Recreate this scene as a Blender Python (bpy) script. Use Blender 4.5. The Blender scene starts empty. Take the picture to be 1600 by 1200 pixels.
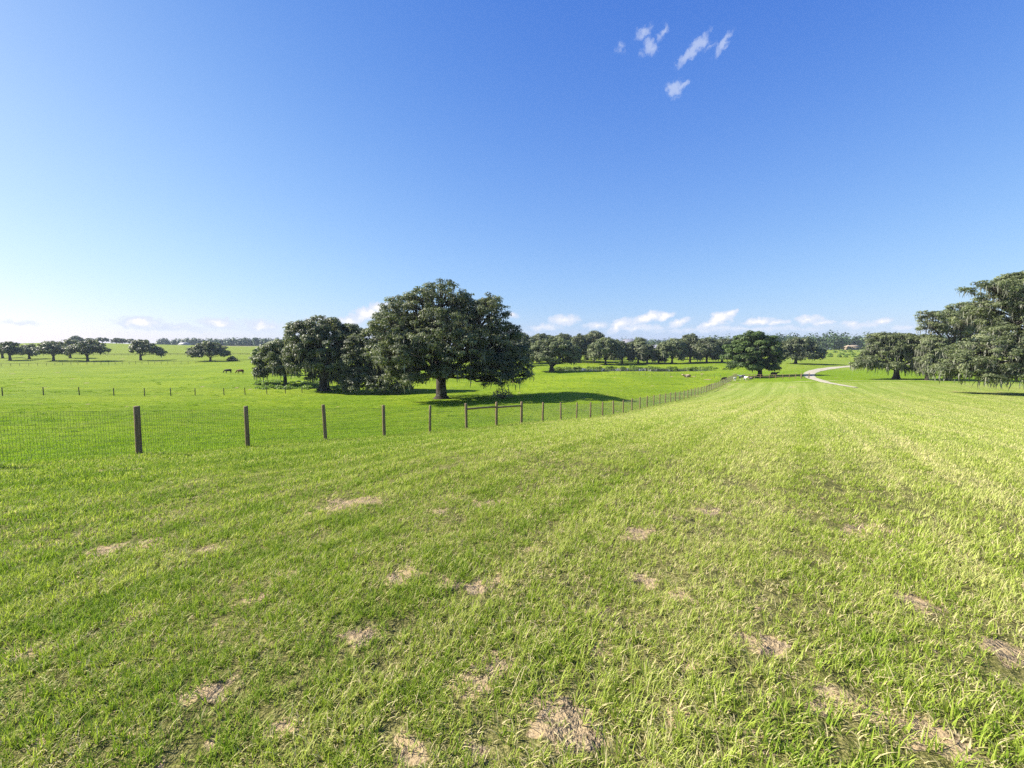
import bpy, math, random
import numpy as np
from mathutils import Vector, noise as mnoise

# ------------------------------------------------------------------ camera, sun, sky, exposure
F = 640.0                       # focal length in pixels of the 1600 px wide photograph
VH = 545.0                      # picture row of the horizon
CAMZ = 1.65
PITCH = math.atan((600 - VH) / F)
scene = bpy.context.scene
cam_d = bpy.data.cameras.new('camera')
cam_d.sensor_width = 36
cam_d.lens = 36 * F / 1600
cam_d.clip_start = 0.05
cam_d.clip_end = 20000
cam = bpy.data.objects.new('camera', cam_d)
scene.collection.objects.link(cam)
cam.location = (0, 0, CAMZ)
cam.rotation_euler = (math.pi / 2 - PITCH, 0, 0)
scene.camera = cam

SUN_EL = math.radians(37)
SUN_AZ = math.radians(-81)      # clockwise from +Y: the sun stands to the left, a little ahead
sun_d = bpy.data.lights.new('sun', 'SUN')
sun_d.energy = 4.6
sun_d.angle = math.radians(0.5)
sun_d.color = (1.0, 0.93, 0.82)
sun = bpy.data.objects.new('sun', sun_d)
scene.collection.objects.link(sun)
sdir = Vector((math.sin(SUN_AZ) * math.cos(SUN_EL), math.cos(SUN_AZ) * math.cos(SUN_EL), math.sin(SUN_EL)))
sun.rotation_euler = sdir.to_track_quat('Z', 'Y').to_euler()
sun.location = sdir * 100

scene.view_settings.view_transform = 'Standard'
scene.view_settings.look = 'None'
scene.view_settings.exposure = 1.5
scene.view_settings.gamma = 1.0
scene.cycles.max_bounces = 6
scene.cycles.diffuse_bounces = 3
scene.cycles.glossy_bounces = 2
scene.cycles.transmission_bounces = 3
scene.cycles.volume_bounces = 0
scene.cycles.transparent_max_bounces = 4
scene.cycles.sample_clamp_indirect = 4.0
scene.cycles.use_denoising = False


class NT:
    """small helper for building node trees"""
    def __init__(self, tree):
        self.t = tree
        self.n = tree.nodes
        self.l = tree.links

    def node(self, kind, **kw):
        nd = self.n.new(kind)
        for k, v in kw.items():
            setattr(nd, k, v)
        return nd

    def put(self, sock, val):
        if isinstance(val, bpy.types.NodeSocket):
            self.l.new(val, sock)
        elif val is not None:
            if hasattr(sock.default_value, '__len__') and not hasattr(val, '__len__'):
                val = [val] * len(sock.default_value)
            if hasattr(sock.default_value, '__len__') and len(sock.default_value) == 4 and len(val) == 3:
                val = tuple(val) + (1,)
            sock.default_value = val

    def math(self, op, a, b=None, c=None, clamp=False):
        nd = self.node('ShaderNodeMath', operation=op, use_clamp=clamp)
        for i, v in enumerate((a, b, c)):
            if v is not None:
                self.put(nd.inputs[i], v)
        return nd.outputs[0]

    def vmath(self, op, a, b=None, out=0):
        nd = self.node('ShaderNodeVectorMath', operation=op)
        self.put(nd.inputs[0], a)
        if b is not None:
            self.put(nd.inputs[1], b)
        return nd.outputs[out]

    def mix(self, fac, a, b, blend='MIX'):
        nd = self.node('ShaderNodeMix', data_type='RGBA', blend_type=blend)
        self.put(nd.inputs[0], fac)
        self.put(nd.inputs[6], a)
        self.put(nd.inputs[7], b)
        return nd.outputs[2]

    def noise(self, vec, scale, detail=3, rough=0.55, dist=0.0, out=0):
        nd = self.node('ShaderNodeTexNoise')
        if vec is not None:
            self.put(nd.inputs['Vector'], vec)
        nd.inputs['Scale'].default_value = scale
        nd.inputs['Detail'].default_value = detail
        nd.inputs['Roughness'].default_value = rough
        nd.inputs['Distortion'].default_value = dist
        return nd.outputs[out]

    def smooth(self, v, lo, hi, a=0.0, b=1.0):
        nd = self.node('ShaderNodeMapRange', interpolation_type='SMOOTHSTEP')
        for i, x in enumerate((v, lo, hi, a, b)):
            self.put(nd.inputs[i], x)
        return nd.outputs[0]

    def combine(self, x, y, z):
        nd = self.node('ShaderNodeCombineXYZ')
        for i, v in enumerate((x, y, z)):
            self.put(nd.inputs[i], v)
        return nd.outputs[0]

    def sep(self, v):
        nd = self.node('ShaderNodeSeparateXYZ')
        self.put(nd.inputs[0], v)
        return nd.outputs


def ray(u, v):
    """direction in the world through pixel (u, v) of the photograph, scaled so that y = 1"""
    a = (u - 800) / F
    b = -(v - 600) / F
    cp, sp = math.cos(PITCH), math.sin(PITCH)
    d = Vector((a, cp + b * sp, -sp + b * cp))
    return d / d.y


def at(u, v, Y):
    d = ray(u, v) * Y
    return Vector((d.x, d.y, d.z + CAMZ))


world = bpy.data.worlds.new('World')
scene.world = world
world.use_nodes = True
w = NT(world.node_tree)
w.n.clear()
sky = w.node('ShaderNodeTexSky', sky_type='NISHITA', sun_disc=False)
sky.sun_elevation = SUN_EL
sky.sun_rotation = SUN_AZ
sky.altitude = 0
sky.air_density = 1.0
sky.dust_density = 0.6
sky.ozone_density = 3.0
tc = w.node('ShaderNodeTexCoord')
dx, dy, dz = w.sep(tc.outputs['Generated'])
az = w.math('MULTIPLY', w.math('ARCTAN2', dx, dy), 57.29578)
el = w.math('MULTIPLY', w.math('ARCSINE', dz), 57.29578)
pos = w.combine(az, el, 0.0)
# edges of the clouds are ragged: displace the lookup a little
n1 = w.noise(pos, 0.55, 5, 0.62, out=1)
warp = w.vmath('MULTIPLY', w.vmath('SUBTRACT', n1, (0.5, 0.5, 0.5)), (3.0, 1.6, 0.0))
wpos = w.vmath('ADD', pos, warp)


def sky_blobs(lst, p):
    """union of soft ellipses given by picture position: (u, v, ru, rv, tilt in degrees, strength)"""
    best = None
    for (u, v, ru, rv, tilt, amp) in lst:
        d = ray(u, v).normalized()
        a0, e0 = math.degrees(math.atan2(d.x, d.y)), math.degrees(math.asin(d.z))
        d2 = ray(u + 5, v).normalized()
        k = abs(math.degrees(math.atan2(d2.x, d2.y)) - a0) / 5
        d3 = ray(u, v - 5).normalized()
        ke = abs(math.degrees(math.asin(d3.z)) - e0) / 5
        q = w.vmath('SUBTRACT', p, (a0, e0, 0))
        if tilt:
            rot = w.node('ShaderNodeVectorRotate', rotation_type='Z_AXIS')
            w.put(rot.inputs['Vector'], q)
            rot.inputs['Angle'].default_value = math.radians(-tilt)
            q = rot.outputs[0]
        q = w.vmath('MULTIPLY', q, (1 / (ru * k), 1 / (rv * ke), 0))
        ln = w.vmath('LENGTH', q, out=1)
        s = w.math('MULTIPLY', w.math('SUBTRACT', 1.0, ln, clamp=True), amp)
        best = s if best is None else w.math('MAXIMUM', best, s)
    return best


CUM = [(572, 490, 34, 16, 20, 1.0), (592, 480, 22, 11, 10, 1.0), (545, 502, 26, 11, 0, .8), (500, 500, 30, 8, 0, .5),
       (345, 505, 42, 12, -5, .85), (215, 503, 48, 14, 0, .85), (275, 512, 80, 10, 0, .55), (410, 510, 50, 14, 0, .7), (30, 507, 60, 9, 0, .3),
       (800, 492, 14, 8, 0, .6), (880, 500, 34, 12, 8, .72), (850, 512, 40, 9, 0, .5), (930, 508, 26, 9, 0, .6),
       (968, 507, 30, 11, 25, .9), (1010, 497, 34, 12, 18, 1.0), (1035, 494, 20, 9, 20, 1.0), (1062, 503, 24, 9, 20, .75), (1000, 512, 60, 7, 0, .6),
       (1125, 498, 28, 12, 30, 1.0), (1140, 490, 14, 7, 10, .95), (1112, 508, 32, 8, 10, .8), (1185, 501, 34, 8, 8, .9), (1215, 503, 22, 6, 0, .75),
       (1265, 499, 30, 9, 0, .8), (1285, 504, 22, 6, 0, .75), (1325, 505, 24, 7, 0, .6), (1378, 503, 28, 8, 12, .8), (1350, 508, 50, 7, 0, .5),
       (1415, 512, 30, 7, 0, .55), (720, 520, 200, 10, 0, .35), (1150, 515, 260, 8, 0, .4),
       (-150, 500, 120, 26, 0, .7), (1850, 480, 160, 26, 0, .7)]
cm = sky_blobs(CUM, wpos)
nn = w.noise(pos, 0.9, 6, 0.6)
cm2 = w.math('ADD', cm, w.math('MULTIPLY', w.math('SUBTRACT', nn, 0.5), 0.55))
gate = w.smooth(cm, 0.0, 0.2)
cden = w.math('MULTIPLY', w.smooth(cm2, 0.02, 0.42), gate)

WISP = [(1006, 50, 20, 13, 20, .75), (1016, 72, 17, 17, -50, .85), (1036, 50, 17, 12, 50, .7), (970, 74, 11, 17, -25, .5), (1004, 82, 10, 12, 0, .4),
        (1082, 78, 40, 13, 33, 1.0), (1094, 68, 22, 14, 20, .9), (1130, 69, 26, 12, 42, .85), (1110, 72, 24, 8, 10, .4), (1054, 139, 19, 19, 0, 1.0), (1068, 134, 17, 10, 30, .8)]
n2 = w.noise(pos, 1.5, 5, 0.65, out=1)
wpos2 = w.vmath('ADD', pos, w.vmath('MULTIPLY', w.vmath('SUBTRACT', n2, (0.5, 0.5, 0.5)), (1.9, 1.5, 0.0)))
wm = sky_blobs(WISP, wpos2)
wn = w.noise(pos, 2.2, 5, 0.65)
wden = w.math('MULTIPLY', w.smooth(w.math('ADD', wm, w.math('MULTIPLY', w.math('SUBTRACT', wn, 0.5), 0.45)), 0.05, 0.75), w.smooth(wm, 0, 0.25))
wden = w.math('MULTIPLY', wden, 0.85)
shade = w.smooth(w.noise(w.vmath('ADD', pos, (-0.25, 0.2, 3.0)), 0.9, 5, 0.55), 0.3, 0.65)
hi = w.smooth(w.math('ADD', cm2, w.math('MULTIPLY', shade, 0.2)), 0.45, 1.0)
# the camera's rendering of the sky's colour: channel curves, brightness kept in range
sr, sg, sb = w.sep(sky.outputs[0])
EXPK = 10 / 2 ** scene.view_settings.exposure
sr = w.math('MULTIPLY', w.math('POWER', sr, 0.98), 0.110 * EXPK)
sg = w.math('MULTIPLY', w.math('POWER', sg, 0.76), 0.183 * EXPK)
sb = w.math('MULTIPLY', w.math('POWER', sb, 0.31), 0.545 * EXPK)
elv = w.math('MULTIPLY', w.math('ARCSINE', w.sep(w.node('ShaderNodeTexCoord').outputs['Generated'])[2]), 57.29578)
ef = w.math('ADD', 0.80, w.math('MULTIPLY', w.smooth(elv, 44.0, 14.0), 0.50))
ef = w.math('MULTIPLY', ef, w.smooth(elv, 0.0, 12.0, 0.86, 1.0))
sr = w.math('MULTIPLY', sr, ef)
sg = w.math('MULTIPLY', sg, w.math('POWER', ef, 0.6))
sb = w.math('MULTIPLY', sb, w.math('POWER', ef, 0.25))
graded = w.combine(sr, sg, sb)
ccol = w.mix(hi, (2.65, 2.9, 3.45), (4.0, 3.85, 3.75))
c1 = w.mix(w.math('MULTIPLY', cden, 0.95), graded, ccol)
c2 = w.mix(w.math('MULTIPLY', wden, 0.66), c1, (2.5, 2.8, 3.5))
bg = w.node('ShaderNodeBackground')
w.put(bg.inputs[0], c2)
bg.inputs[1].default_value = 0.10
wo = w.node('ShaderNodeOutputWorld')
w.l.new(bg.outputs[0], wo.inputs[0])

# ------------------------------------------------------------------ helpers
rng = np.random.default_rng(7)
random.seed(7)
COL = scene.collection


def tag(o, label=None, cat=None, group=None, kind=None):
    if label: o['label'] = label
    if cat: o['category'] = cat
    if group: o['group'] = group
    if kind: o['kind'] = kind
    return o


def link(o, parent=None):
    COL.objects.link(o)
    if parent is not None:
        o.parent = parent
    return o


def empty(name, loc, label, cat, group=None, kind=None):
    o = bpy.data.objects.new(name, None)
    o.empty_display_size = 0.2
    o.location = loc
    link(o)
    return tag(o, label, cat, group, kind)


def np_mesh(name, verts, faces, mat, smooth=False, attrs=None, uniform=None):
    """verts (n,3); faces: int array (m,k) or list of such arrays with their own k"""
    me = bpy.data.meshes.new(name)
    verts = np.asarray(verts, dtype=np.float32)
    fl = faces if isinstance(faces, list) else [faces]
    fl = [np.asarray(f, dtype=np.int32) for f in fl if len(f)]
    me.vertices.add(len(verts))
    me.vertices.foreach_set('co', verts.ravel())
    loops = np.concatenate([f.ravel() for f in fl])
    tot = np.concatenate([np.full(len(f), f.shape[1], np.int32) for f in fl])
    start = np.concatenate([[0], np.cumsum(tot)[:-1]]).astype(np.int32)
    me.loops.add(len(loops))
    me.loops.foreach_set('vertex_index', loops)
    me.polygons.add(len(tot))
    me.polygons.foreach_set('loop_start', start)
    me.polygons.foreach_set('loop_total', tot)
    if smooth:
        me.polygons.foreach_set('use_smooth', np.ones(len(tot), bool))
    for k, a in (attrs or {}).items():
        a = np.asarray(a, dtype=np.float32)
        at_ = me.attributes.new(k, 'FLOAT', 'POINT')
        at_.data.foreach_set('value', a)
    me.update(calc_edges=True)
    if mat:
        me.materials.append(mat)
    return me


def obj(name, me, parent=None, loc=None):
    o = bpy.data.objects.new(name, me)
    link(o, parent)
    if loc is not None:
        o.location = loc
    return o


class MB:
    """collects tubes, boxes and blobs into one mesh"""
    def __init__(self):
        self.v = []
        self.f4 = []
        self.f3 = []
        self.n = 0

    def add(self, v, f4=None, f3=None):
        v = np.asarray(v, float)
        if f4 is not None and len(f4): self.f4.append(np.asarray(f4) + self.n)
        if f3 is not None and len(f3): self.f3.append(np.asarray(f3) + self.n)
        self.v.append(v)
        self.n += len(v)

    def tube(self, pts, rads, sides=7, jit=0.0):
        pts = np.asarray(pts, float)
        rads = np.asarray(rads, float) * np.ones(len(pts))
        n = len(pts)
        tan = np.gradient(pts, axis=0)
        tan /= np.linalg.norm(tan, axis=1)[:, None] + 1e-9
        ref = np.array([0, 0, 1.0]) if abs(tan[0][2]) < 0.9 else np.array([1.0, 0, 0])
        V = []
        for i in range(n):
            a = np.cross(tan[i], ref); a /= np.linalg.norm(a) + 1e-9
            b = np.cross(tan[i], a)
            ref = np.cross(a, tan[i])
            th = np.arange(sides) * 2 * math.pi / sides
            r = rads[i] * (1 + (rng.normal(0, jit, sides) if jit else 0))
            r = np.ones(sides) * r
            V.append(pts[i] + (np.cos(th) * r)[:, None] * a + (np.sin(th) * r)[:, None] * b)
        V = np.concatenate(V)
        f = []
        for i in range(n - 1):
            for j in range(sides):
                k = (j + 1) % sides
                f.append((i * sides + j, i * sides + k, (i + 1) * sides + k, (i + 1) * sides + j))
        V = np.vstack([V, pts[-1], pts[0]])
        e = n * sides
        f3 = [((n - 1) * sides + j, (n - 1) * sides + (j + 1) % sides, e) for j in range(sides)]
        f3 += [((j + 1) % sides, j, e + 1) for j in range(sides)]
        self.add(V, f, f3)

    def box(self, c, s, rz=0.0):
        c = np.asarray(c, float); s = np.asarray(s, float) / 2
        V = np.array([[x, y, z] for z in (-1, 1) for y in (-1, 1) for x in (-1, 1)]) * s
        ca, sa = math.cos(rz), math.sin(rz)
        V = np.c_[V[:, 0] * ca - V[:, 1] * sa, V[:, 0] * sa + V[:, 1] * ca, V[:, 2]] + c
        self.add(V, [(0, 2, 3, 1), (4, 5, 7, 6), (0, 1, 5, 4), (1, 3, 7, 5), (3, 2, 6, 7), (2, 0, 4, 6)])

    def mesh(self, name, mat, smooth=True):
        fs = []
        if self.f4: fs.append(np.concatenate(self.f4))
        if self.f3: fs.append(np.concatenate(self.f3))
        return np_mesh(name, np.concatenate(self.v), fs, mat, smooth)


# ------------------------------------------------------------------ the terrain's height
# control points: picture position and distance ahead, spread over what the photograph shows
def warp_xy(x, y):
    x = np.asarray(x, float); y = np.asarray(y, float)
    r = np.sqrt(x * x + y * y) + 1e-6
    th = np.arctan2(x, y)
    l = np.log(r + 3.0)
    # a smooth planar chart in which near and far detail weigh alike
    return l * np.sin(th * 0.5) * 2.0, l * np.cos(th * 0.5) * 2.0


FY0, FDY = 10.8, 2.155
FVP = 1250.63


def fence_xy(k):
    Y = FY0 + FDY * k
    u = (206.6 + 249.508 * k) / (1 + 0.199505 * k)
    return (u - 800) / F * Y, Y


def fence_k_v(k):
    ks = [-2, 0, 1, 2, 3, 4, 5, 6, 7, 8, 10, 12, 14, 20, 25, 31, 36, 42, 48]
    vs = [755, 716, 703, 691, 683, 677, 671.5, 667, 663, 660.5, 655.5, 651, 646.5, 631, 622, 613, 606, 597.5, 591]
    return float(np.interp(k, ks, vs))


CP = []
for k in (-1, 0, 1, 2, 4, 6, 8, 11, 14, 20, 26, 31, 36, 42, 48):
    x, y = fence_xy(k)
    u = (206.6 + 249.508 * k) / (1 + 0.199505 * k)
    p = at(u, fence_k_v(k), y)
    CP.append((p.x, p.y, p.z))
for (u, v, Y) in [(4, 618, 55), (226, 619, 62), (383, 617, 69), (521, 613, 78), (690, 623, 62), (975, 620, 65), (445, 601, 88),
                  (700, 590, 113), (20, 590, 105), (250, 590, 110), (4, 572, 200), (300, 569, 205), (16, 563, 235), (323, 563.5, 225), (137, 564, 232),
                  (20, 547, 370), (160, 549, 370), (350, 550, 380), (20, 537, 560), (160, 536, 560), (280, 539, 600), (400, 541, 640),
                  (862, 582, 145), (800, 600, 100), (950, 569, 190), (1100, 568, 185), (1025, 557, 300), (1200, 550, 440), (1000, 551, 450),
                  (1320, 547, 420), (1320, 561, 235), (1187, 588.5, 118), (1325, 603, 76), (1268, 590, 106), (1266, 583, 125), (1290, 577, 150),
                  (1340, 572.5, 165), (1243, 568, 178), (1400, 592, 98), (1600, 600, 80), (1700, 612, 60), (1600, 590, 108), (1470, 612, 58),
                  (1600, 575, 160), (1650, 560, 240), (1650, 548, 450), (1450, 549, 450), (-300, 570, 210), (-300, 560, 330), (-300, 545, 560),
                  (-200, 620, 55), (2000, 560, 260), (2000, 548, 500), (1950, 600, 85), (960, 580.5, 140), (960, 574, 172), (1200, 575, 150), (600, 585, 125), (550, 572, 180), (550, 560, 300),
                  (700, 553, 420), (550, 548, 520)]:
    p = at(u, v, Y)
    CP.append((p.x, p.y, p.z))
for a in range(0, 360, 30):
    t = math.radians(a)
    for r in (0.6, 4.0):
        CP.append((r * math.sin(t), r * math.cos(t), -0.03 * r * max(0, math.cos(t + 0.6))))
for a, r, z in [(90, 15, -0.35), (90, 50, -2.0), (-90, 15, -1.1), (-90, 60, -4.0), (180, 15, 0.5), (180, 60, 1.0), (135, 30, 0.0), (-135, 30, -0.6),
                (50, 20, -1.15), (50, 40, -2.7), (25, 20, -1.35), (25, 9, -0.42), (0, 9, -0.5), (-25, 8, -0.55), (25, 45, -3.9), (12, 65, -5.4), (35, 75, -5.1)]:
    t = math.radians(a)
    CP.append((r * math.sin(t), r * math.cos(t), z))
for a in range(-180, 180, 20):
    t = math.radians(a)
    front = abs(a) < 80
    for r in (1100, 6000):
        z = (6.0 if a < -15 else 1.0) if front else 3.0
        CP.append((r * math.sin(t), r * math.cos(t), z - (4 if r > 2000 else 0)))
    if not front:
        for r in (250,):
            CP.append((r * math.sin(t), r * math.cos(t), -2.0))
CP = np.array(CP)
qx, qy = warp_xy(CP[:, 0], CP[:, 1])
Q = np.c_[qx, qy]


def tps(d):
    return np.where(d > 1e-9, d * d * np.log(d + 1e-12), 0)


_n = len(Q)
_D = np.linalg.norm(Q[:, None] - Q[None], axis=2)
_A = np.zeros((_n + 3, _n + 3))
_A[:_n, :_n] = tps(_D) + np.eye(_n) * 0.0015
_A[:_n, _n] = 1; _A[:_n, _n + 1:] = Q
_A[_n, :_n] = 1; _A[_n + 1:, :_n] = Q.T
_W = np.linalg.solve(_A, np.r_[CP[:, 2], 0, 0, 0])
WATER_Z = at(1000, 580.0, 143).z
POND_C = ((at(1002, 578, 154)).x, 154.5)
POND_R = (31.0, 12.5)


def H(x, y):
    x = np.atleast_1d(np.asarray(x, float)); y = np.atleast_1d(np.asarray(y, float))
    out = np.zeros(x.shape)
    f = out.ravel(); xr = x.ravel(); yr = y.ravel()
    for i in range(0, len(xr), 20000):
        a, b = warp_xy(xr[i:i + 20000], yr[i:i + 20000])
        d = np.sqrt((a[:, None] - Q[:, 0]) ** 2 + (b[:, None] - Q[:, 1]) ** 2)
        f[i:i + 20000] = tps(d) @ _W[:_n] + _W[_n] + a * _W[_n + 1] + b * _W[_n + 2]
    out = f.reshape(x.shape)
    # pond bed and its level banks
    e = np.sqrt(((x - POND_C[0]) / POND_R[0]) ** 2 + ((y - POND_C[1]) / POND_R[1]) ** 2)
    e = e + 0.10 * np.sin(np.arctan2(y - POND_C[1], x - POND_C[0]) * 3 + 1)
    k = np.clip((1.5 - e) / 0.5, 0, 1); k = k * k * (3 - 2 * k)
    bank = WATER_Z + np.clip((e - 1) * 1.2, -0.8, np.where(y > POND_C[1], 0.30, 0.04))
    out = out * (1 - k) + bank * k
    # gentle unevenness
    r = np.sqrt(x * x + y * y)
    out = out + 0.02 * np.sin(x * 1.7 + np.sin(y * 1.1)) * np.cos(y * 1.3 + 0.7 * np.sin(x * 0.8)) * np.clip(r / 3, 0, 1)
    out = out + 0.06 * np.sin(x * 0.31 + 1.3) * np.cos(y * 0.23) * np.clip(r / 20, 0, 1)
    return out


def h1(x, y):
    return float(H([x], [y])[0])


def ground(u, Y):
    """point on the ground seen in picture column u at distance Y"""
    x = (u - 800) / F * Y * 1.0
    for _ in range(3):
        z = h1(x, Y)
        # column of a point depends slightly on its height through the tilt
        depth = Y * math.cos(PITCH) - (z - CAMZ) * math.sin(PITCH)
        x = (u - 800) / F * depth
    return Vector((x, Y, h1(x, Y)))


def up(u, v, Y):
    """world x and z for picture position at distance Y (picture v -> height)"""
    return at(u, v, Y)


# ------------------------------------------------------------------ materials
def new_mat(name):
    m = bpy.data.materials.new(name)
    m.use_nodes = True
    n = NT(m.node_tree)
    n.n.clear()
    out = n.node('ShaderNodeOutputMaterial')
    return m, n, out


def principled(n, color, rough=0.7, spec=0.3, normal=None, sub=None):
    p = n.node('ShaderNodeBsdfPrincipled')
    n.put(p.inputs['Base Color'], color)
    n.put(p.inputs['Roughness'], rough)
    n.put(p.inputs['Specular IOR Level'], spec)
    if normal is not None:
        n.l.new(normal, p.inputs['Normal'])
    return p


def leafy(name, dark, mid, light, transl=0.3, scale=0.35, rough=0.55):
    m, n, out = new_mat(name)
    tint = n.node('ShaderNodeAttribute', attribute_name='tint').outputs['Fac']
    geo = n.node('ShaderNodeNewGeometry')
    nz = n.noise(geo.outputs['Position'], scale, 2)
    t = n.math('ADD', n.math('MULTIPLY', tint, 0.8), n.math('MULTIPLY', n.math('SUBTRACT', nz, 0.5), 0.7))
    c = n.mix(n.smooth(t, 0.0, 0.5), dark, mid)
    c = n.mix(n.smooth(t, 0.5, 1.0), c, light)
    p = principled(n, c, rough, 0.35)
    tr = n.node('ShaderNodeBsdfTranslucent')
    n.put(tr.inputs['Color'], n.mix(1.0, c, (1.25, 1.35, 0.7), 'MULTIPLY'))
    mx = n.node('ShaderNodeMixShader')
    mx.inputs[0].default_value = transl
    n.l.new(p.outputs[0], mx.inputs[1]); n.l.new(tr.outputs[0], mx.inputs[2])
    n.l.new(mx.outputs[0], out.inputs[0])
    return m


M = {}
M['oak'] = leafy('oak_leaves', (0.046, 0.058, 0.028), (0.118, 0.140, 0.066), (0.235, 0.255, 0.145), 0.34)
M['oak_green'] = leafy('green_oak_leaves', (0.028, 0.052, 0.012), (0.070, 0.115, 0.026), (0.13, 0.18, 0.05), 0.3)
M['oak_pale'] = leafy('pale_oak_leaves', (0.066, 0.084, 0.038), (0.150, 0.180, 0.080), (0.28, 0.30, 0.17), 0.36)
M['pine'] = leafy('pine_needles', (0.028, 0.050, 0.020), (0.055, 0.095, 0.032), (0.095, 0.145, 0.045), 0.2)
M['shrub'] = leafy('shrub_leaves', (0.09, 0.14, 0.02), (0.17, 0.26, 0.04), (0.27, 0.36, 0.08), 0.4)
M['moss'] = leafy('hanging_moss', (0.11, 0.115, 0.09), (0.19, 0.195, 0.15), (0.30, 0.30, 0.235), 0.25)
M['reed'] = leafy('reed_blades', (0.10, 0.15, 0.02), (0.18, 0.26, 0.035), (0.26, 0.32, 0.06), 0.4)
M['dry_twig'] = leafy('dry_twigs', (0.16, 0.14, 0.09), (0.26, 0.24, 0.15), (0.36, 0.34, 0.22), 0.1)

m, n, out = new_mat('bark')
geo = n.node('ShaderNodeNewGeometry')
mp = n.node('ShaderNodeMapping'); mp.inputs['Scale'].default_value = (6, 6, 1.2)
n.l.new(geo.outputs['Position'], mp.inputs[0])
nz = n.noise(mp.outputs[0], 1.5, 5, 0.65)
lich = n.noise(geo.outputs['Position'], 1.1, 3)
c = n.mix(n.smooth(nz, 0.3, 0.7), (0.018, 0.014, 0.011), (0.062, 0.050, 0.040))
c = n.mix(n.smooth(lich, 0.52, 0.68), c, (0.11, 0.11, 0.09))
bp = n.node('ShaderNodeBump'); bp.inputs['Strength'].default_value = 0.6; bp.inputs['Distance'].default_value = 0.05
n.l.new(nz, bp.inputs['Height'])
p = principled(n, c, 0.9, 0.2, bp.outputs[0]); n.l.new(p.outputs[0], out.inputs[0])
M['bark'] = m

m, n, out = new_mat('treated_wood')
geo = n.node('ShaderNodeNewGeometry')
oi = n.node('ShaderNodeObjectInfo')
mp = n.node('ShaderNodeMapping'); mp.inputs['Scale'].default_value = (14, 14, 1.1)
n.l.new(geo.outputs['Position'], mp.inputs[0])
nz = n.noise(mp.outputs[0], 2.0, 5, 0.6)
blot = n.noise(geo.outputs['Position'], 3.2, 3)
c = n.mix(n.smooth(nz, 0.3, 0.7), (0.105, 0.070, 0.040), (0.255, 0.185, 0.105))
c = n.mix(n.math('MULTIPLY', n.smooth(blot, 0.5, 0.7), 0.6), c, (0.15, 0.13, 0.105))
c = n.mix(n.math('MULTIPLY', oi.outputs['Random'], 0.4), c, (0.20, 0.16, 0.09))
bp = n.node('ShaderNodeBump'); bp.inputs['Strength'].default_value = 0.5; bp.inputs['Distance'].default_value = 0.01
n.l.new(nz, bp.inputs['Height'])
p = principled(n, c, 0.85, 0.2, bp.outputs[0]); n.l.new(p.outputs[0], out.inputs[0])
M['post'] = m


def plain(name, c1, c2=None, rough=0.8, spec=0.2, scale=2.0, metallic=0.0):
    m, n, out = new_mat(name)
    col = c1
    if c2:
        geo = n.node('ShaderNodeNewGeometry')
        col = n.mix(n.smooth(n.noise(geo.outputs['Position'], scale, 4), 0.35, 0.65), c1, c2)
    p = principled(n, col, rough, spec)
    p.inputs['Metallic'].default_value = metallic
    n.l.new(p.outputs[0], out.inputs[0])
    return m


M['dark_post'] = plain('dark_post_wood', (0.05, 0.042, 0.032), (0.10, 0.085, 0.065))
M['wire'] = plain('galvanised_wire', (0.16, 0.165, 0.15), (0.10, 0.105, 0.095), 0.6, 0.4)
M['black_hide'] = plain('black_hide', (0.012, 0.011, 0.011), (0.022, 0.019, 0.018), 0.7)
M['brown_hide'] = plain('brown_hide', (0.10, 0.035, 0.016), (0.17, 0.07, 0.03), 0.75)
M['pied_hide'] = plain('pied_hide', (0.26, 0.10, 0.04), (0.55, 0.42, 0.30), 0.75, scale=0.9)
M['white_hide'] = plain('white_hide', (0.66, 0.62, 0.55), (0.75, 0.72, 0.66), 0.75)
M['bw_hide'] = plain('black_and_white_hide', (0.012, 0.011, 0.011), (0.7, 0.68, 0.64), 0.75, scale=1.1)
M['roof'] = plain('metal_roof', (0.22, 0.22, 0.25), (0.17, 0.17, 0.20), 0.5, 0.4)
M['tan_roof'] = plain('tan_roof', (0.32, 0.26, 0.18), (0.27, 0.21, 0.15), 0.7)
M['wall'] = plain('house_wall', (0.5, 0.49, 0.47), (0.44, 0.43, 0.41), 0.8)
M['tan_wall'] = plain('tan_house_wall', (0.30, 0.25, 0.17), (0.26, 0.21, 0.14), 0.8)
M['glass'] = plain('dark_glass', (0.03, 0.035, 0.04), None, 0.1, 0.6)

# ------------------------------------------------------------------ ground
x0, y0 = fence_xy(0)
x1, y1 = fence_xy(48)
FD = Vector((x1 - x0, y1 - y0, 0)).normalized()       # along the near fence
FN = Vector((FD.y, -FD.x, 0))                          # towards the mown lawn (right of it)
FP = Vector((x0, y0, 0))
FENCE_END = fence_xy(48)

# bare or thin patches seen in the foreground: picture position and size in metres
BARE = []


def px_on_ground(u, v):
    d = ray(u, v)
    lo = 1.0
    Y = 1.0
    for _ in range(400):
        p = d * Y
        z = p.z + CAMZ
        if z <= h1(p.x, p.y):
            break
        Y *= 1.02
    return d.x * Y, Y


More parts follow.
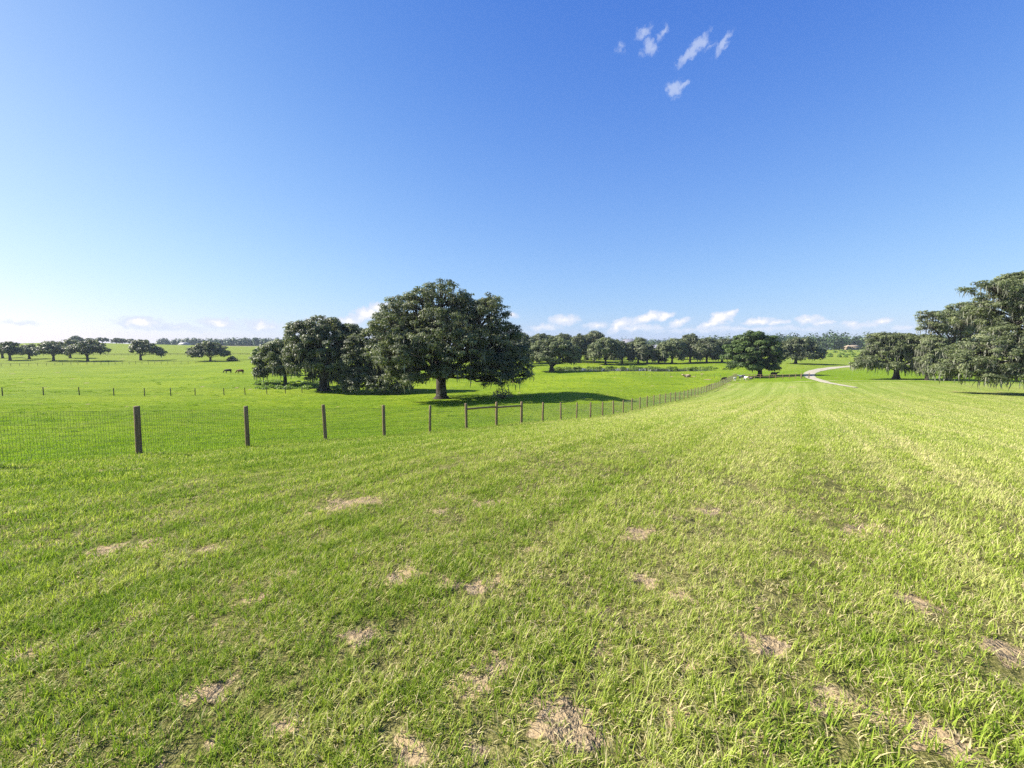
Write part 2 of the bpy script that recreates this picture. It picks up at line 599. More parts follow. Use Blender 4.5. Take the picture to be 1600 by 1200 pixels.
for (u, v, r) in [(338, 1088, .17), (300, 1100, .12), (550, 787, .55), (520, 800, .35), (158, 860, .30), (228, 853, .30), (128, 905, .22), (625, 905, .22), (745, 910, .26),
                  (700, 915, .20), (870, 1125, .22), (900, 1150, .18), (840, 1105, .16), (770, 1045, .17), (745, 1075, .16), (640, 1175, .13), (745, 1180, .10),
                  (1050, 1120, .17), (1075, 1140, .15), (1440, 940, .25), (1170, 1010, .16), (1210, 1010, .16), (1060, 940, .2), (985, 832, .3), (1105, 800, .3),
                  (930, 965, .16), (1000, 910, .2), (930, 1020, .13), (560, 1000, .16), (215, 965, .15), (390, 935, .15), (30, 1030, .15), (190, 735, .8),
                  (1340, 830, .3), (1375, 826, .25), (1090, 1050, .14), (590, 990, .1), (320, 1165, .08), (830, 860, .2), (1450, 1160, .15), (60, 1160, .1),
                  (1290, 1110, .12), (1560, 1020, .2), (450, 900, .12), (1180, 1170, .12), (760, 786, .3), (690, 800, .2), (440, 1150, .1)]:
    X, Y = px_on_ground(u, v)
    BARE.append((X, Y, r * 0.50))
BARE = np.array(BARE)


def vnoise(x, y, s, seed=0.0):
    """cheap smooth value noise by summed sines (0..1)"""
    a = np.sin(x * s * 1.0 + 1.7 * np.sin(y * s * 0.8 + seed) + seed * 3.1)
    b = np.sin(y * s * 1.1 + 1.9 * np.sin(x * s * 0.7 + seed * 1.7) + seed)
    c = np.sin((x * 0.7 + y * 0.9) * s * 2.1 + 1.3 * np.sin((x - y) * s * 1.3 + seed))
    return np.clip(0.5 + (a + b + 0.8 * c) * 0.18, 0, 1)


def bareness(x, y):
    x = np.asarray(x, float); y = np.asarray(y, float)
    out = np.zeros(x.shape)
    wob = (vnoise(x, y, 9.0, 2.0) - 0.5) * 1.1 + (vnoise(x, y, 31.0, 4.0) - 0.5) * 1.3
    for (bx, by, r) in BARE:
        d = np.sqrt(((x - bx) / 1.35) ** 2 + (y - by) ** 2) / r + wob
        out = np.maximum(out, np.clip(1.35 - d, 0, 1))
    g = vnoise(x, y, 2.6, 5.0) * 0.6 + vnoise(x, y, 7.0, 9.0) * 0.4
    fl = vnoise(x, y, 19.0, 3.0) * .5 + vnoise(x, y, 41.0, 7.0) * .5
    out = np.maximum(out, np.clip((fl - 0.70) * 6, 0, .8) * sstep(vnoise(x, y, 1.9, 2.2), .35, .7))
    r = np.sqrt(x * x + y * y)
    out = np.maximum(out, np.clip((g - 0.76) * 5, 0, 1) * np.clip(1.3 - r / 9, 0, 0.9))
    return out


def sstep(v, a, b):
    t = np.clip((v - a) / (b - a), 0, 1)
    return t * t * (3 - 2 * t)


def zones(x, y):
    """mown: 1 on the mown lawn, 0 on the pasture; dry: sparse pale grass; lush: strong green"""
    s = (x - FP.x) * FN.x + (y - FP.y) * FN.y
    wig = (vnoise(x, y, 0.35, 3.0) - 0.5) * 0.5
    mown = sstep(s + wig, -0.15, 0.5)
    # beyond the cross fence the lawn ends
    far = sstep(y + (x - 60) * 0.05 + wig * 4, 96, 100)
    lush = np.zeros_like(x)
    return mown, far, s


def build_ground():
    A = np.concatenate([np.radians(np.arange(-66, 66.01, 0.45)), np.radians(np.arange(70, 291, 4.0))])
    R = [0.25]
    while R[-1] < 30: R.append(R[-1] * 1.016 + 0.01)
    while R[-1] < 900: R.append(R[-1] * 1.022)
    while R[-1] < 14000: R.append(R[-1] * 1.12)
    R = np.array(R)
    na, nr = len(A), len(R)
    th, rr = np.meshgrid(A, R, indexing='ij')
    X = rr * np.sin(th); Y = rr * np.cos(th)
    Z = H(X, Y)
    V = np.c_[X.ravel(), Y.ravel(), Z.ravel()]
    V = np.vstack([V, [0, 0, h1(0, 0)]])
    i = np.arange(na)[:, None]; j = np.arange(nr - 1)[None]
    i2 = (i + 1) % na
    f = np.stack([i * nr + j, i * nr + j + 1, i2 * nr + j + 1, i2 * nr + j], axis=-1).reshape(-1, 4)
    c = na * nr
    f3 = np.array([(c, k * nr, ((k + 1) % na) * nr) for k in range(na)])
    x = V[:, 0]; y = V[:, 1]
    mown, far, s = zones(x, y)
    bare = bareness(x, y)
    # lush hollow beyond the road on the right, with its pale edge
    t = (y - 79) - (x - 50) * 0.06
    lush_r = sstep(x, 60, 66) * sstep(y + 0.16 * (x - 62), 88, 91) * (1 - sstep(y - 0.25 * (x - 66), 128, 136))
    line = np.exp(-((y + 0.16 * (x - 62) - 95.0) / 0.9) ** 2) * sstep(x, 60, 66)
    brown = np.exp(-(((x - at(362, 539, 620).x) / 45) ** 2 + ((y - 620) / 30) ** 2))
    attrs = {'mown': mown * (1 - far * 0.7), 'bare': bare, 'lush': lush_r * (1 - line), 'brown': np.clip(brown * 1.5, 0, 1), 'pale': line + 0.5 * np.exp(-((s - 0.1) / 0.35) ** 2) * (y < 110)}
    me = np_mesh('ground', V, [f, f3], M['ground'], True, attrs)
    return tag(obj('ground', me), 'green grassland sloping down from the mown lawn', kind='structure')


m, n, out = new_mat('grassland')
geo = n.node('ShaderNodeNewGeometry')
P = geo.outputs['Position']


def attr(name):
    return n.node('ShaderNodeAttribute', attribute_name=name).outputs['Fac']


px_, py_, pz_ = n.sep(P)
al = n.math('ADD', n.math('MULTIPLY', px_, FD.x), n.math('MULTIPLY', py_, FD.y))
ac = n.math('ADD', n.math('MULTIPLY', px_, FN.x), n.math('MULTIPLY', py_, FN.y))
streak = n.noise(n.combine(n.math('MULTIPLY', al, 0.012), n.math('MULTIPLY', ac, 0.7), 0.0), 1.0, 4, 0.6)
streak2 = n.noise(n.combine(n.math('MULTIPLY', al, 0.05), n.math('MULTIPLY', ac, 2.6), 4.0), 1.0, 3, 0.6)
big = n.noise(P, 0.09, 4, 0.6)
med = n.noise(P, 0.9, 4, 0.65)
fine = n.noise(P, 7.0, 4, 0.7)
vfine = n.noise(P, 42.0, 3, 0.7)
lawn = n.mix(n.smooth(streak, 0.38, 0.62), (0.160, 0.220, 0.030), (0.220, 0.270, 0.060))
lawn = n.mix(n.math('MULTIPLY', n.smooth(streak2, 0.5, 0.66), 0.45), lawn, (0.30, 0.33, 0.10))
lawn = n.mix(n.math('MULTIPLY', n.smooth(big, 0.5, 0.7), 0.5), lawn, (0.27, 0.27, 0.085))
past = n.mix(n.smooth(big, 0.38, 0.62), (0.115, 0.185, 0.007), (0.170, 0.235, 0.011))
past = n.mix(n.math('MULTIPLY', n.smooth(med, 0.5, 0.72), 0.5), past, (0.21, 0.27, 0.05))
patch = n.noise(n.vmath('MULTIPLY', P, (1, 1.6, 0)), 0.28, 4, 0.7)
past = n.mix(n.math('MULTIPLY', n.smooth(patch, 0.54, 0.68), 0.6), past, (0.080, 0.130, 0.012))
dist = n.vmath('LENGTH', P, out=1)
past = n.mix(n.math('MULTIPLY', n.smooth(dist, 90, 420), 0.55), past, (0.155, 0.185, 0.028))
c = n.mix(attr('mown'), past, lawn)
c = n.mix(attr('lush'), c, n.mix(n.smooth(med, 0.35, 0.65), (0.105, 0.185, 0.008), (0.15, 0.22, 0.012)))
c = n.mix(n.math('MULTIPLY', attr('pale'), n.smooth(fine, 0.35, 0.6)), c, (0.27, 0.26, 0.13))
c = n.mix(attr('brown'), c, (0.24, 0.19, 0.12))
# tone of single tussocks, and thatch between the blades close by
c = n.mix(n.math('MULTIPLY', n.smooth(fine, 0.5, 0.2), 0.40), c, (0.07, 0.10, 0.015))
c = n.mix(n.math('MULTIPLY', n.smooth(vfine, 0.5, 0.75), 0.25), c, (0.30, 0.32, 0.12))
litter = n.mix(n.smooth(n.math('ADD', n.math('MULTIPLY', vfine, .5), n.math('MULTIPLY', n.noise(P, 110.0, 2, .7), .5)), 0.40, 0.60), (0.085, 0.060, 0.036), (0.36, 0.285, 0.18))
soil = n.mix(n.smooth(n.noise(P, 16.0, 3), 0.35, 0.65), litter, (0.34, 0.255, 0.145))
grit = n.noise(P, 130.0, 2, 0.7)
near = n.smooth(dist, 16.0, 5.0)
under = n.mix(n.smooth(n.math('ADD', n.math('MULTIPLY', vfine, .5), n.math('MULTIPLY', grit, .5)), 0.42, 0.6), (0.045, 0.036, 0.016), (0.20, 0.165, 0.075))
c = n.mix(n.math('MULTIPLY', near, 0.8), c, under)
c = n.mix(n.smooth(n.math('ADD', attr('bare'), n.math('MULTIPLY', n.math('SUBTRACT', fine, 0.5), 0.8)), 0.30, 0.65), c, soil)
bp = n.node('ShaderNodeBump'); bp.inputs['Strength'].default_value = 0.7; bp.inputs['Distance'].default_value = 0.12
n.l.new(n.math('ADD', fine, n.math('MULTIPLY', vfine, 0.35)), bp.inputs['Height'])
bp2 = n.node('ShaderNodeBump'); bp2.inputs['Strength'].default_value = 0.55; bp2.inputs['Distance'].default_value = 0.5
n.l.new(med, bp2.inputs['Height']); n.l.new(bp.outputs[0], bp2.inputs['Normal'])
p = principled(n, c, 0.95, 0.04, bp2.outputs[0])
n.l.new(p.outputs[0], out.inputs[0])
M['ground'] = m
build_ground()

# ------------------------------------------------------------------ pond
m, n, out = new_mat('pond_water')
geo = n.node('ShaderNodeNewGeometry')
nz = n.noise(n.vmath('MULTIPLY', geo.outputs['Position'], (1, 2.5, 1)), 1.2, 3)
bp = n.node('ShaderNodeBump'); bp.inputs['Strength'].default_value = 0.12; bp.inputs['Distance'].default_value = 0.05
n.l.new(nz, bp.inputs['Height'])
p = principled(n, (0.035, 0.045, 0.035), 0.08, 0.5, bp.outputs[0])
n.l.new(p.outputs[0], out.inputs[0])
M['water'] = m
th = np.linspace(0, 2 * math.pi, 97)[:-1]
ex = POND_C[0] + POND_R[0] * 1.12 * np.cos(th)
ey = POND_C[1] + POND_R[1] * 1.12 * np.sin(th)
V = np.c_[ex, ey, np.full(96, WATER_Z)]
V = np.vstack([V, [POND_C[0], POND_C[1], WATER_Z]])
me = np_mesh('pond', V, np.array([(96, i, (i + 1) % 96) for i in range(96)]), M['water'])
tag(obj('pond', me), 'small pale blue pond in the hollow of the pasture', kind='structure')

# ------------------------------------------------------------------ limestone track
m, n, out = new_mat('limestone')
geo = n.node('ShaderNodeNewGeometry')
P = geo.outputs['Position']
a_ = n.node('ShaderNodeAttribute', attribute_name='across').outputs['Fac']
nf = n.noise(P, 1.2, 5, 0.7)
w1 = n.noise(P, 0.35, 3)
mid = n.math('ABSOLUTE', n.math('SUBTRACT', a_, 0.5))
mid = n.math('ADD', mid, n.math('MULTIPLY', n.math('SUBTRACT', w1, 0.5), 0.10))
c = n.mix(n.smooth(nf, 0.3, 0.7), (0.29, 0.265, 0.20), (0.39, 0.36, 0.28))
c = n.mix(n.smooth(mid, 0.16, 0.06), c, n.mix(n.smooth(nf, 0.4, 0.6), (0.28, 0.25, 0.17), (0.40, 0.35, 0.28)))
c = n.mix(n.smooth(n.math('ADD', mid, n.math('MULTIPLY', n.math('SUBTRACT', nf, .5), .25)), 0.40, 0.47), c, (0.19, 0.24, 0.06))
p = principled(n, c, 0.95, 0.1)
n.l.new(p.outputs[0], out.inputs[0])
M['lime'] = m


def ribbon(name, ctrl, width, lift, mat, nx=9):
    pts = np.array([(ground(u, Y).x, Y) for (u, Y) in ctrl])
    t = np.r_[0, np.cumsum(np.linalg.norm(np.diff(pts, axis=0), axis=1))]
    # Catmull-Rom resample
    out_ = []
    for i in range(len(pts) - 1):
        p0 = pts[max(i - 1, 0)]; p1 = pts[i]; p2 = pts[i + 1]; p3 = pts[min(i + 2, len(pts) - 1)]
        nseg = max(4, int((t[i + 1] - t[i]) / 1.2))
        for s in np.linspace(0, 1, nseg, endpoint=False):
            out_.append(0.5 * ((2 * p1) + (-p0 + p2) * s + (2 * p0 - 5 * p1 + 4 * p2 - p3) * s * s + (-p0 + 3 * p1 - 3 * p2 + p3) * s ** 3))
    out_.append(pts[-1])
    C = np.array(out_)
    T = np.gradient(C, axis=0); T /= np.linalg.norm(T, axis=1)[:, None]
    N = np.c_[T[:, 1], -T[:, 0]]
    wd = np.array(width if hasattr(width, '__len__') else [width] * len(C))
    if len(wd) != len(C): wd = np.interp(np.linspace(0, 1, len(C)), np.linspace(0, 1, len(wd)), wd)
    V = []; A = []
    for k in range(nx):
        s = k / (nx - 1)
        q = C + N * (wd * (s - 0.5))[:, None]
        V.append(np.c_[q, H(q[:, 0], q[:, 1]) + lift + 0.03 * (1 - (2 * s - 1) ** 2)])
        A.append(np.full(len(C), s))
    nC = len(C)
    V = np.concatenate(V); A = np.concatenate(A)
    f = [(k * nC + i, k * nC + i + 1, (k + 1) * nC + i + 1, (k + 1) * nC + i) for k in range(nx - 1) for i in range(nC - 1)]
    return np_mesh(name, V, np.array(f), mat, True, {'across': A})


ROAD = [(1338, 71), (1318, 77), (1296, 86), (1277, 97), (1267, 106), (1264, 115), (1266, 126), (1273, 137), (1286, 149), (1304, 158), (1330, 166), (1365, 174), (1420, 184), (1500, 200), (1620, 225)]
me = ribbon('road', ROAD, [0.8, 2.0, 2.9, 3.7, 4.2, 4.4, 4.4, 4.0, 3.4, 3.0, 2.8, 2.8], 0.05, M['lime'])
tag(obj('road', me), 'white limestone farm track curving round between the lawns', kind='structure')

# ------------------------------------------------------------------ fences
def post_mesh(name, h, r, sides=10, square=False, mat='post', top=0.0):
    b = MB()
    if square:
        b.box((0, 0, (h - 0.3) / 2), (2 * r, 2 * r, h + 0.3))
        return b.mesh(name, M[mat], False)
    zs = [-0.3, 0.0, h * 0.5, h - 0.012, h]
    rs = [r * 1.04, r * 1.03, r, r * 0.98, r * 0.90]
    b.tube([(0.004 * math.sin(z * 5), 0, z) for z in zs], rs, sides)
    return b.mesh(name, M[mat], False)


fence = empty('wire_fence', (FP.x, FP.y, h1(FP.x, FP.y)), 'long round-post and woven wire fence running from the left foreground downhill between lawn and pasture', 'fence')
base_inv = Vector(fence.location)
PM = post_mesh('post', 1.36, 0.062)
PM_BRACE = post_mesh('post', 1.42, 0.075, 12)
rr_ = random.Random(3)
tops = {}
for k in range(-3, 49):
    x, y = fence_xy(k)
    z = h1(x, y)
    brace = k in (5, 6, 7, 31, 32, 33)
    o = obj('post', PM_BRACE if brace else PM, fence)
    o.location = Vector((x, y, z)) - base_inv
    lean = 0.024
    o.rotation_euler = (rr_.uniform(-lean, lean), rr_.uniform(-lean, lean) - (0.0), rr_.uniform(0, 6.28))
    s = rr_.uniform(0.9, 1.1)
    o.scale = (s, s, rr_.uniform(0.985, 1.02))
    if k == 0:
        o.scale = (1.12, 1.12, 1.0)
# brace rails across three posts
for (k0, k1) in ((5, 6), (6, 7), (31, 32), (32, 33)):
    a = Vector((*fence_xy(k0), 0)); b_ = Vector((*fence_xy(k1), 0))
    a.z = h1(a.x, a.y) + 1.12; b_.z = h1(b_.x, b_.y) + 1.12 + (0.03 if k0 != 6 else 0.05)
    d = (b_ - a).normalized()
    bld = MB()
    pts = [a + d * 0.07, (a + b_) / 2 + Vector((0, 0, 0.012)), b_ - d * 0.07]
    bld.tube([Vector(q) - base_inv for q in pts], [0.055, 0.052, 0.05], 9)
    obj('rail', bld.mesh('rail', M['post']), fence)
# tension wires crossing each braced bay
for (k0, k1) in ((5, 6), (6, 7), (31, 32), (32, 33)):
    bld = MB()
    a = Vector((*fence_xy(k0), 0)); b_ = Vector((*fence_xy(k1), 0))
    a.z = h1(a.x, a.y); b_.z = h1(b_.x, b_.y)
    if k0 in (5, 31):
        p0, p1 = a + Vector((0, 0, 1.05)), b_ + Vector((0, 0, 0.15))
    else:
        p0, p1 = a + Vector((0, 0, 0.15)), b_ + Vector((0, 0, 1.05))
    bld.tube([p0 - base_inv, p1 - base_inv], [0.003, 0.003], 4)
    obj('brace_wire', bld.mesh('brace_wire', M['wire']), fence)


def wire_mesh(k0, k1, step, heights, rad, side=0.07):
    """woven wire: upright and level wires as thin three-sided rods following the ground"""
    L = np.hypot(*(np.array(fence_xy(k1)) - np.array(fence_xy(k0))))
    nst = int(L / step)
    ks = np.linspace(k0, k1, nst)
    P0 = np.array([fence_xy(k) for k in ks]) - np.array([FN.x, FN.y]) * side
    # the wire is taut between posts: ground height sampled at the posts
    kk = np.arange(math.floor(k0), math.ceil(k1) + 1)
    hz = np.array([h1(*fence_xy(k)) for k in kk])
    gz = np.interp(ks, kk, hz)
    V = []; Fq = []
    nv = 0
    tri = [(math.cos(a), math.sin(a)) for a in (0.3, 2.4, 4.5)]
    zt, zb = heights[-1], heights[0]
    for (cx, cy), g in zip(P0, gz):
        jx = rng.normal(0, 0.004, 2)
        for z in (zb, zt):
            for (c_, s_) in tri:
                V.append((cx + c_ * rad + jx[0], cy + s_ * rad + jx[1], g + z))
        for q in range(3):
            r_ = (q + 1) % 3
            Fq.append((nv + q, nv + r_, nv + 3 + r_, nv + 3 + q))
        nv += 6
    sub = np.arange(0, nst, 12)
    if sub[-1] != nst - 1: sub = np.r_[sub, nst - 1]
    for hgt in heights:
        r2 = rad * (1.3 if hgt in (heights[0], heights[-1]) else 1.0)
        st = nv
        for i in sub:
            for a in (0.5, 2.6, 4.7):
                V.append((P0[i][0] + FN.x * r2 * math.cos(a), P0[i][1] + FN.y * r2 * math.cos(a), gz[i] + hgt + r2 * math.sin(a)))
            nv += 3
        for i in range(len(sub) - 1):
            for q in range(3):
                r_ = (q + 1) % 3
                Fq.append((st + 3 * i + q, st + 3 * i + r_, st + 3 * i + 3 + r_, st + 3 * i + 3 + q))
    V = np.array(V) - np.array(base_inv)
    return np_mesh('wire_mesh', V, np.array(Fq), M['wire'])


obj('wire_mesh', wire_mesh(-3, 48, 0.0508, list(np.linspace(0.03, 1.23, 13)), 0.0024), fence)


def post_row(name, label, group, spots, h, r, mat='dark_post', rails=(), rail_r=0.04, cat='fence'):
    """spots: (u, Y) pairs on the ground"""
    g0 = ground(*spots[0])
    f = empty(name, g0, label, cat, group)
    pm = post_mesh('post', h, r, 6, False, mat)
    P = [ground(u, Y) for (u, Y) in spots]
    for p_ in P:
        o = obj('post', pm, f)
        o.location = p_ - g0
        o.rotation_euler = (random.uniform(-.02, .02), random.uniform(-.02, .02), 0)
        o.scale = (1, 1, random.uniform(.94, 1.06))
    for rh, rad in rails:
        b = MB()
        b.tube([p_ - g0 + Vector((0, 0, rh)) for p_ in P], [rad] * len(P), 4)
        obj('wire' if rad < 0.02 else 'rail', b.mesh('rail', M['wire'] if rad < 0.02 else M[mat]), f)
    return f


us = [-60, 4, 68, 124, 178, 226, 267, 305, 350, 383, 417, 446, 472, 497, 521]
post_row('post_fence', 'row of short dark posts with thin wire crossing the left pasture', None,
         [(u, float(np.interp(u, [-60, 4, 226, 383, 521], [53, 55, 62, 69, 78]))) for u in us], 1.2, 0.06, 'dark_post',
         [(1.1, .004), (.8, .004), (.5, .004), (.2, .004)])
us = [-60, -44, -29, -13, 2, 17, 31, 45, 59, 73, 86, 98, 111, 122, 136, 147, 158, 170, 180, 191, 202, 212, 222, 232, 242, 252, 262, 272, 283, 294, 306, 320, 336, 354, 374, 396]
post_row('rail_fence', 'distant low rail fence in front of the far left oaks', None,
         [(u, float(np.interp(u, [-60, 100, 396], [196, 200, 214]))) for u in us], 1.35, 0.07, 'dark_post', [(1.3, .06)])
us = np.linspace(940, 1165, 24)
post_row('pond_fence', 'thin wire fence on the near side of the pond', None,
         [(float(u), float(np.interp(u, [940, 1165], [126, 112]))) for u in us], 1.1, 0.035, 'dark_post', [(1.0, .004), (.5, .004)])
us = [1162, 1170, 1179, 1188, 1202, 1212, 1223, 1233, 1243, 1251]
cf = post_row('cross_fence', 'dark rail fence crossing in front of the round oak to the road gate', None,
              [(u, float(np.interp(u, [1162, 1251], [112, 104]))) for u in us], 1.25, 0.06, 'post', [(1.15, .05), (0.65, .045)])
us = [1268 + 14 * i for i in range(0)]

# field edge fences on the far left hill
post_row('hill_fence', 'thin dark fence line across the left hillside behind the oaks', None,
         [(float(u), float(np.interp(u, [-40, 160, 420], [300, 300, 320]))) for u in np.linspace(-40, 430, 44)], 1.4, 0.08, 'dark_post', [(1.3, .09), (.7, .09)])

# gate by the road
g0 = ground(1252, 103.5); g1 = ground(1263, 103.2)
gate_o = empty('farm_gate', g0, 'pale metal tube gate standing beside the white road', 'gate')
b = MB()
d = (g1 - g0)
L = Vector((d.x, d.y, 0)); ln = L.length; L.normalize()
for hgt in (0.25, 0.5, 0.75, 1.0, 1.25):
    b.tube([L * 0.1 + Vector((0, 0, hgt)), L * ln + Vector((0, 0, hgt))], [0.025, 0.025], 6)
for s in (0.1, ln * .5, ln):
    b.tube([L * s + Vector((0, 0, .25)), L * s + Vector((0, 0, 1.27))], [0.03, 0.03], 6)
obj('gate_frame', b.mesh('gate_frame', M['wire']), gate_o)
pm = post_mesh('post', 1.5, 0.09, 10, False, 'post')
for s in (0, ln + .15):
    o = obj('post', pm, gate_o); o.location = L * s

# ------------------------------------------------------------------ foliage and trees
def cards(cent, nrm, size, aspect=1.0, seed=0):
    """leaf-clump faces: irregular four-cornered faces round each centre"""
    g = np.random.default_rng(seed)
    n_ = len(cent)
    nrm = nrm / (np.linalg.norm(nrm, axis=1)[:, None] + 1e-9)
    ref = g.normal(0, 1, (n_, 3))
    a = np.cross(nrm, ref); a /= np.linalg.norm(a, axis=1)[:, None] + 1e-9
    b = np.cross(nrm, a)
    s = size * g.uniform(0.6, 1.3, n_)
    V = np.zeros((n_, 4, 3))
    for k, (ca, cb) in enumerate(((1, 0), (0, 1), (-1, 0), (0, -1))):
        ja = g.uniform(0.55, 1.25, n_); jb = g.normal(0, 0.22, n_)
        V[:, k] = cent + a * ((ca * ja + (jb if ca == 0 else 0)) * s * aspect)[:, None] + b * ((cb * ja + (jb if cb == 0 else 0)) * s)[:, None]
        V[:, k] += nrm * (g.normal(0, 0.22, n_) * s)[:, None]
    F_ = np.arange(n_ * 4).reshape(-1, 4)
    return V.reshape(-1, 3), F_


def rdir(g, n_):
    v = g.normal(0, 1, (n_, 3))
    return v / np.linalg.norm(v, axis=1)[:, None]


def make_tree(base, lobes, n_cards, card, clump=1.2, trunk_r=0.7, fork=0.22, moss=0.0, seed=1, limbs=True, flat=0.6, gaps=0.25, moss_len=1.6, lean=(0, 0), multi=1, clump_n=None):
    """base: world point; lobes: (centre offset xyz, radii xyz). Returns crown, trunk and moss arrays local to base."""
    g = np.random.default_rng(seed)
    lob = [(np.array(c, float), np.array(r, float)) for c, r in lobes]
    area = np.array([(r[0] * r[1] + r[0] * r[2] + r[1] * r[2]) for c, r in lob])
    tot = area.sum()
    ncl = clump_n or int(4.19 * tot / (3.0 * clump * clump) * 1.6)
    CC = []; CN = []; CL = []
    for i, (c, r) in enumerate(lob):
        n_ = max(6, int(ncl * area[i] / tot))
        d = rdir(g, n_)
        d[:, 2] = np.where(d[:, 2] < -0.55, -d[:, 2], d[:, 2])
        rad = np.where(g.random(n_) < 0.72, g.uniform(0.82, 1.04, n_), g.uniform(0.35, 0.8, n_))
        p = c + d * r * rad[:, None]
        keep = g.random(n_) > gaps
        for j, (c2, r2) in enumerate(lob):
            if j != i:
                q = np.linalg.norm((p - c2) / r2, axis=1)
                keep &= (q > 0.62) | (g.random(n_) < 0.12)
        keep &= p[:, 2] > 0.5
        CC.append(p[keep]); CN.append((d / r)[keep]); CL.append(np.full(keep.sum(), i))
    CC = np.concatenate(CC); CN = np.concatenate(CN); CL = np.concatenate(CL)
    CN /= np.linalg.norm(CN, axis=1)[:, None]
    k = len(CC)
    rc = clump * g.uniform(0.55, 1.35, k)
    wt = rc ** 2; wt /= wt.sum()
    idx = g.choice(k, n_cards, p=wt)
    d = rdir(g, n_cards)
    d[:, 2] = np.where((d[:, 2] < 0) & (g.random(n_cards) < 0.5), -d[:, 2], d[:, 2])
    rr = g.random(n_cards) ** 0.45
    off = d * (rc[idx] * rr)[:, None]
    off[:, 2] *= flat
    cen = CC[idx] + off
    nr = d * 0.9 + CN[idx] * 0.5 + np.array([0, 0, 0.35]) + rdir(g, n_cards) * 0.75
    V, Fc = cards(cen, nr, card, 1.0, seed)
    ct = g.normal(0.5, 0.27, k)
    tint = np.clip(ct[idx] + g.normal(0, 0.16, n_cards), 0, 1)
    crown = (V, Fc, np.repeat(tint, 4))
    # trunk, limbs and branches
    tb = MB()
    H_ = max(c[2] + r[2] for c, r in lob)
    fz = H_ * fork
    for t_ in range(multi):
        ox = np.array([g.normal(0, 0.6), g.normal(0, 0.6), 0]) if multi > 1 else np.zeros(3)
        tr = trunk_r / (multi ** 0.5)
        tb.tube([ox + (0, 0, -0.4), ox + (0, 0, 0.05), ox + (0, 0, 0.5), ox + (lean[0] * .5, lean[1] * .5, fz * .6), ox + (lean[0], lean[1], fz)],
                [tr * 1.75, tr * 1.5, tr * 1.12, tr * 0.95, tr * 0.9], 12, 0.06)
    top = np.array([lean[0], lean[1], fz])
    for i, (c, r) in enumerate(lob):
        hd = np.array([c[0] - top[0], c[1] - top[1], 0])
        mid = top + hd * 0.38 + np.array([0, 0, (c[2] - fz) * 0.62 + 0.4])
        tt = np.linspace(0, 1, 8)[:, None]
        start = top - np.array([0, 0, fz * 0.12])
        pts = (1 - tt) ** 2 * start + 2 * (1 - tt) * tt * mid + tt ** 2 * c
        pts[1:-1] += g.normal(0, 0.12 + 0.015 * np.linalg.norm(c - top), (6, 3)) * 0.8
        r0 = trunk_r * 0.55 * min(1.0, (area[i] / area.max()) ** 0.35)
        tb.tube(pts, np.linspace(r0, r0 * 0.30, 8), 7, 0.05)
        if limbs:
            mem = np.where(CL == i)[0]
            g.shuffle(mem)
            for q in mem[:min(len(mem), limbs if limbs > 1 else 16)]:
                s_ = g.integers(3, 8)
                a = pts[min(s_, 7)]
                b_ = CC[q]
                m_ = (a + b_) / 2 + g.normal(0, 0.25, 3) + np.array([0, 0, 0.2])
                tb.tube([a, m_, b_ - (b_ - a) * 0.05], [r0 * 0.30, r0 * 0.20, r0 * 0.06], 5)
    # hanging moss
    mo = None
    if moss > 0:
        nm = int(moss)
        sel = g.choice(k, nm)
        st = CC[sel] + rdir(g, nm) * (rc[sel] * 0.7)[:, None] * [1, 1, 0.4] - [0, 0, 0.2]
        ln = moss_len * g.uniform(0.3, 1.0, nm) ** 1.3 * g.uniform(0.5, 1.2, nm)
        ln = np.minimum(ln, np.maximum(st[:, 2] - 0.5, 0.15))
        wd = g.uniform(0.05, 0.17, nm) * (card / 0.25)
        ang = g.uniform(0, math.pi, nm)
        ax = np.c_[np.cos(ang), np.sin(ang), np.zeros(nm)]
        V = np.zeros((nm, 8, 3))
        sw = g.normal(0, 0.07, (nm, 2))
        for r_, (t, ww) in enumerate(((0, .8), (.35, 1.0), (.7, .65), (1.0, .08))):
            c_ = st + np.c_[sw[:, 0] * math.sin(t * 5), sw[:, 1] * math.sin(t * 4 + 1), -ln * t]
            V[:, r_ * 2] = c_ - ax * (wd * ww)[:, None]
            V[:, r_ * 2 + 1] = c_ + ax * (wd * ww)[:, None]
        base_i = np.arange(nm)[:, None] * 8
        Fm = np.concatenate([base_i + np.array([[2 * r_, 2 * r_ + 1, 2 * r_ + 3, 2 * r_ + 2]]) for r_ in range(3)])
        mo = (V.reshape(-1, 3), Fm, np.repeat(np.clip(g.normal(0.5, 0.25, nm), 0, 1), 8))
    return crown, tb, mo


def plant_tree(name, base, label, cat, group, parts, mat='oak', moss_name='hanging_moss'):
    crown, tb, mo = parts
    e = empty(name, base, label, cat, group)
    obj('crown', np_mesh('crown', crown[0], crown[1], M[mat], False, {'tint': crown[2]}), e)
    obj('trunk', tb.mesh('trunk', M['bark']), e)
    if mo:
        obj(moss_name, np_mesh(moss_name, mo[0], mo[1], M['moss'], False, {'tint': mo[2]}), e)
    return e


def lobes_px(base_uvY, lst):
    """lobes from picture ellipses: (u, v, ru, rv, depth offset m, depth radius m)"""
    u0, Y0 = base_uvY
    b0 = ground(u0, Y0)
    out_ = []
    for (u, v, ru, rv, dy, ry) in lst:
        Y = Y0 + dy
        c = at(u, v, Y)
        k = Y / F
        out_.append(((c.x - b0.x, dy, c.z - b0.z), (ru * k, ry, rv * k)))
    return b0, out_


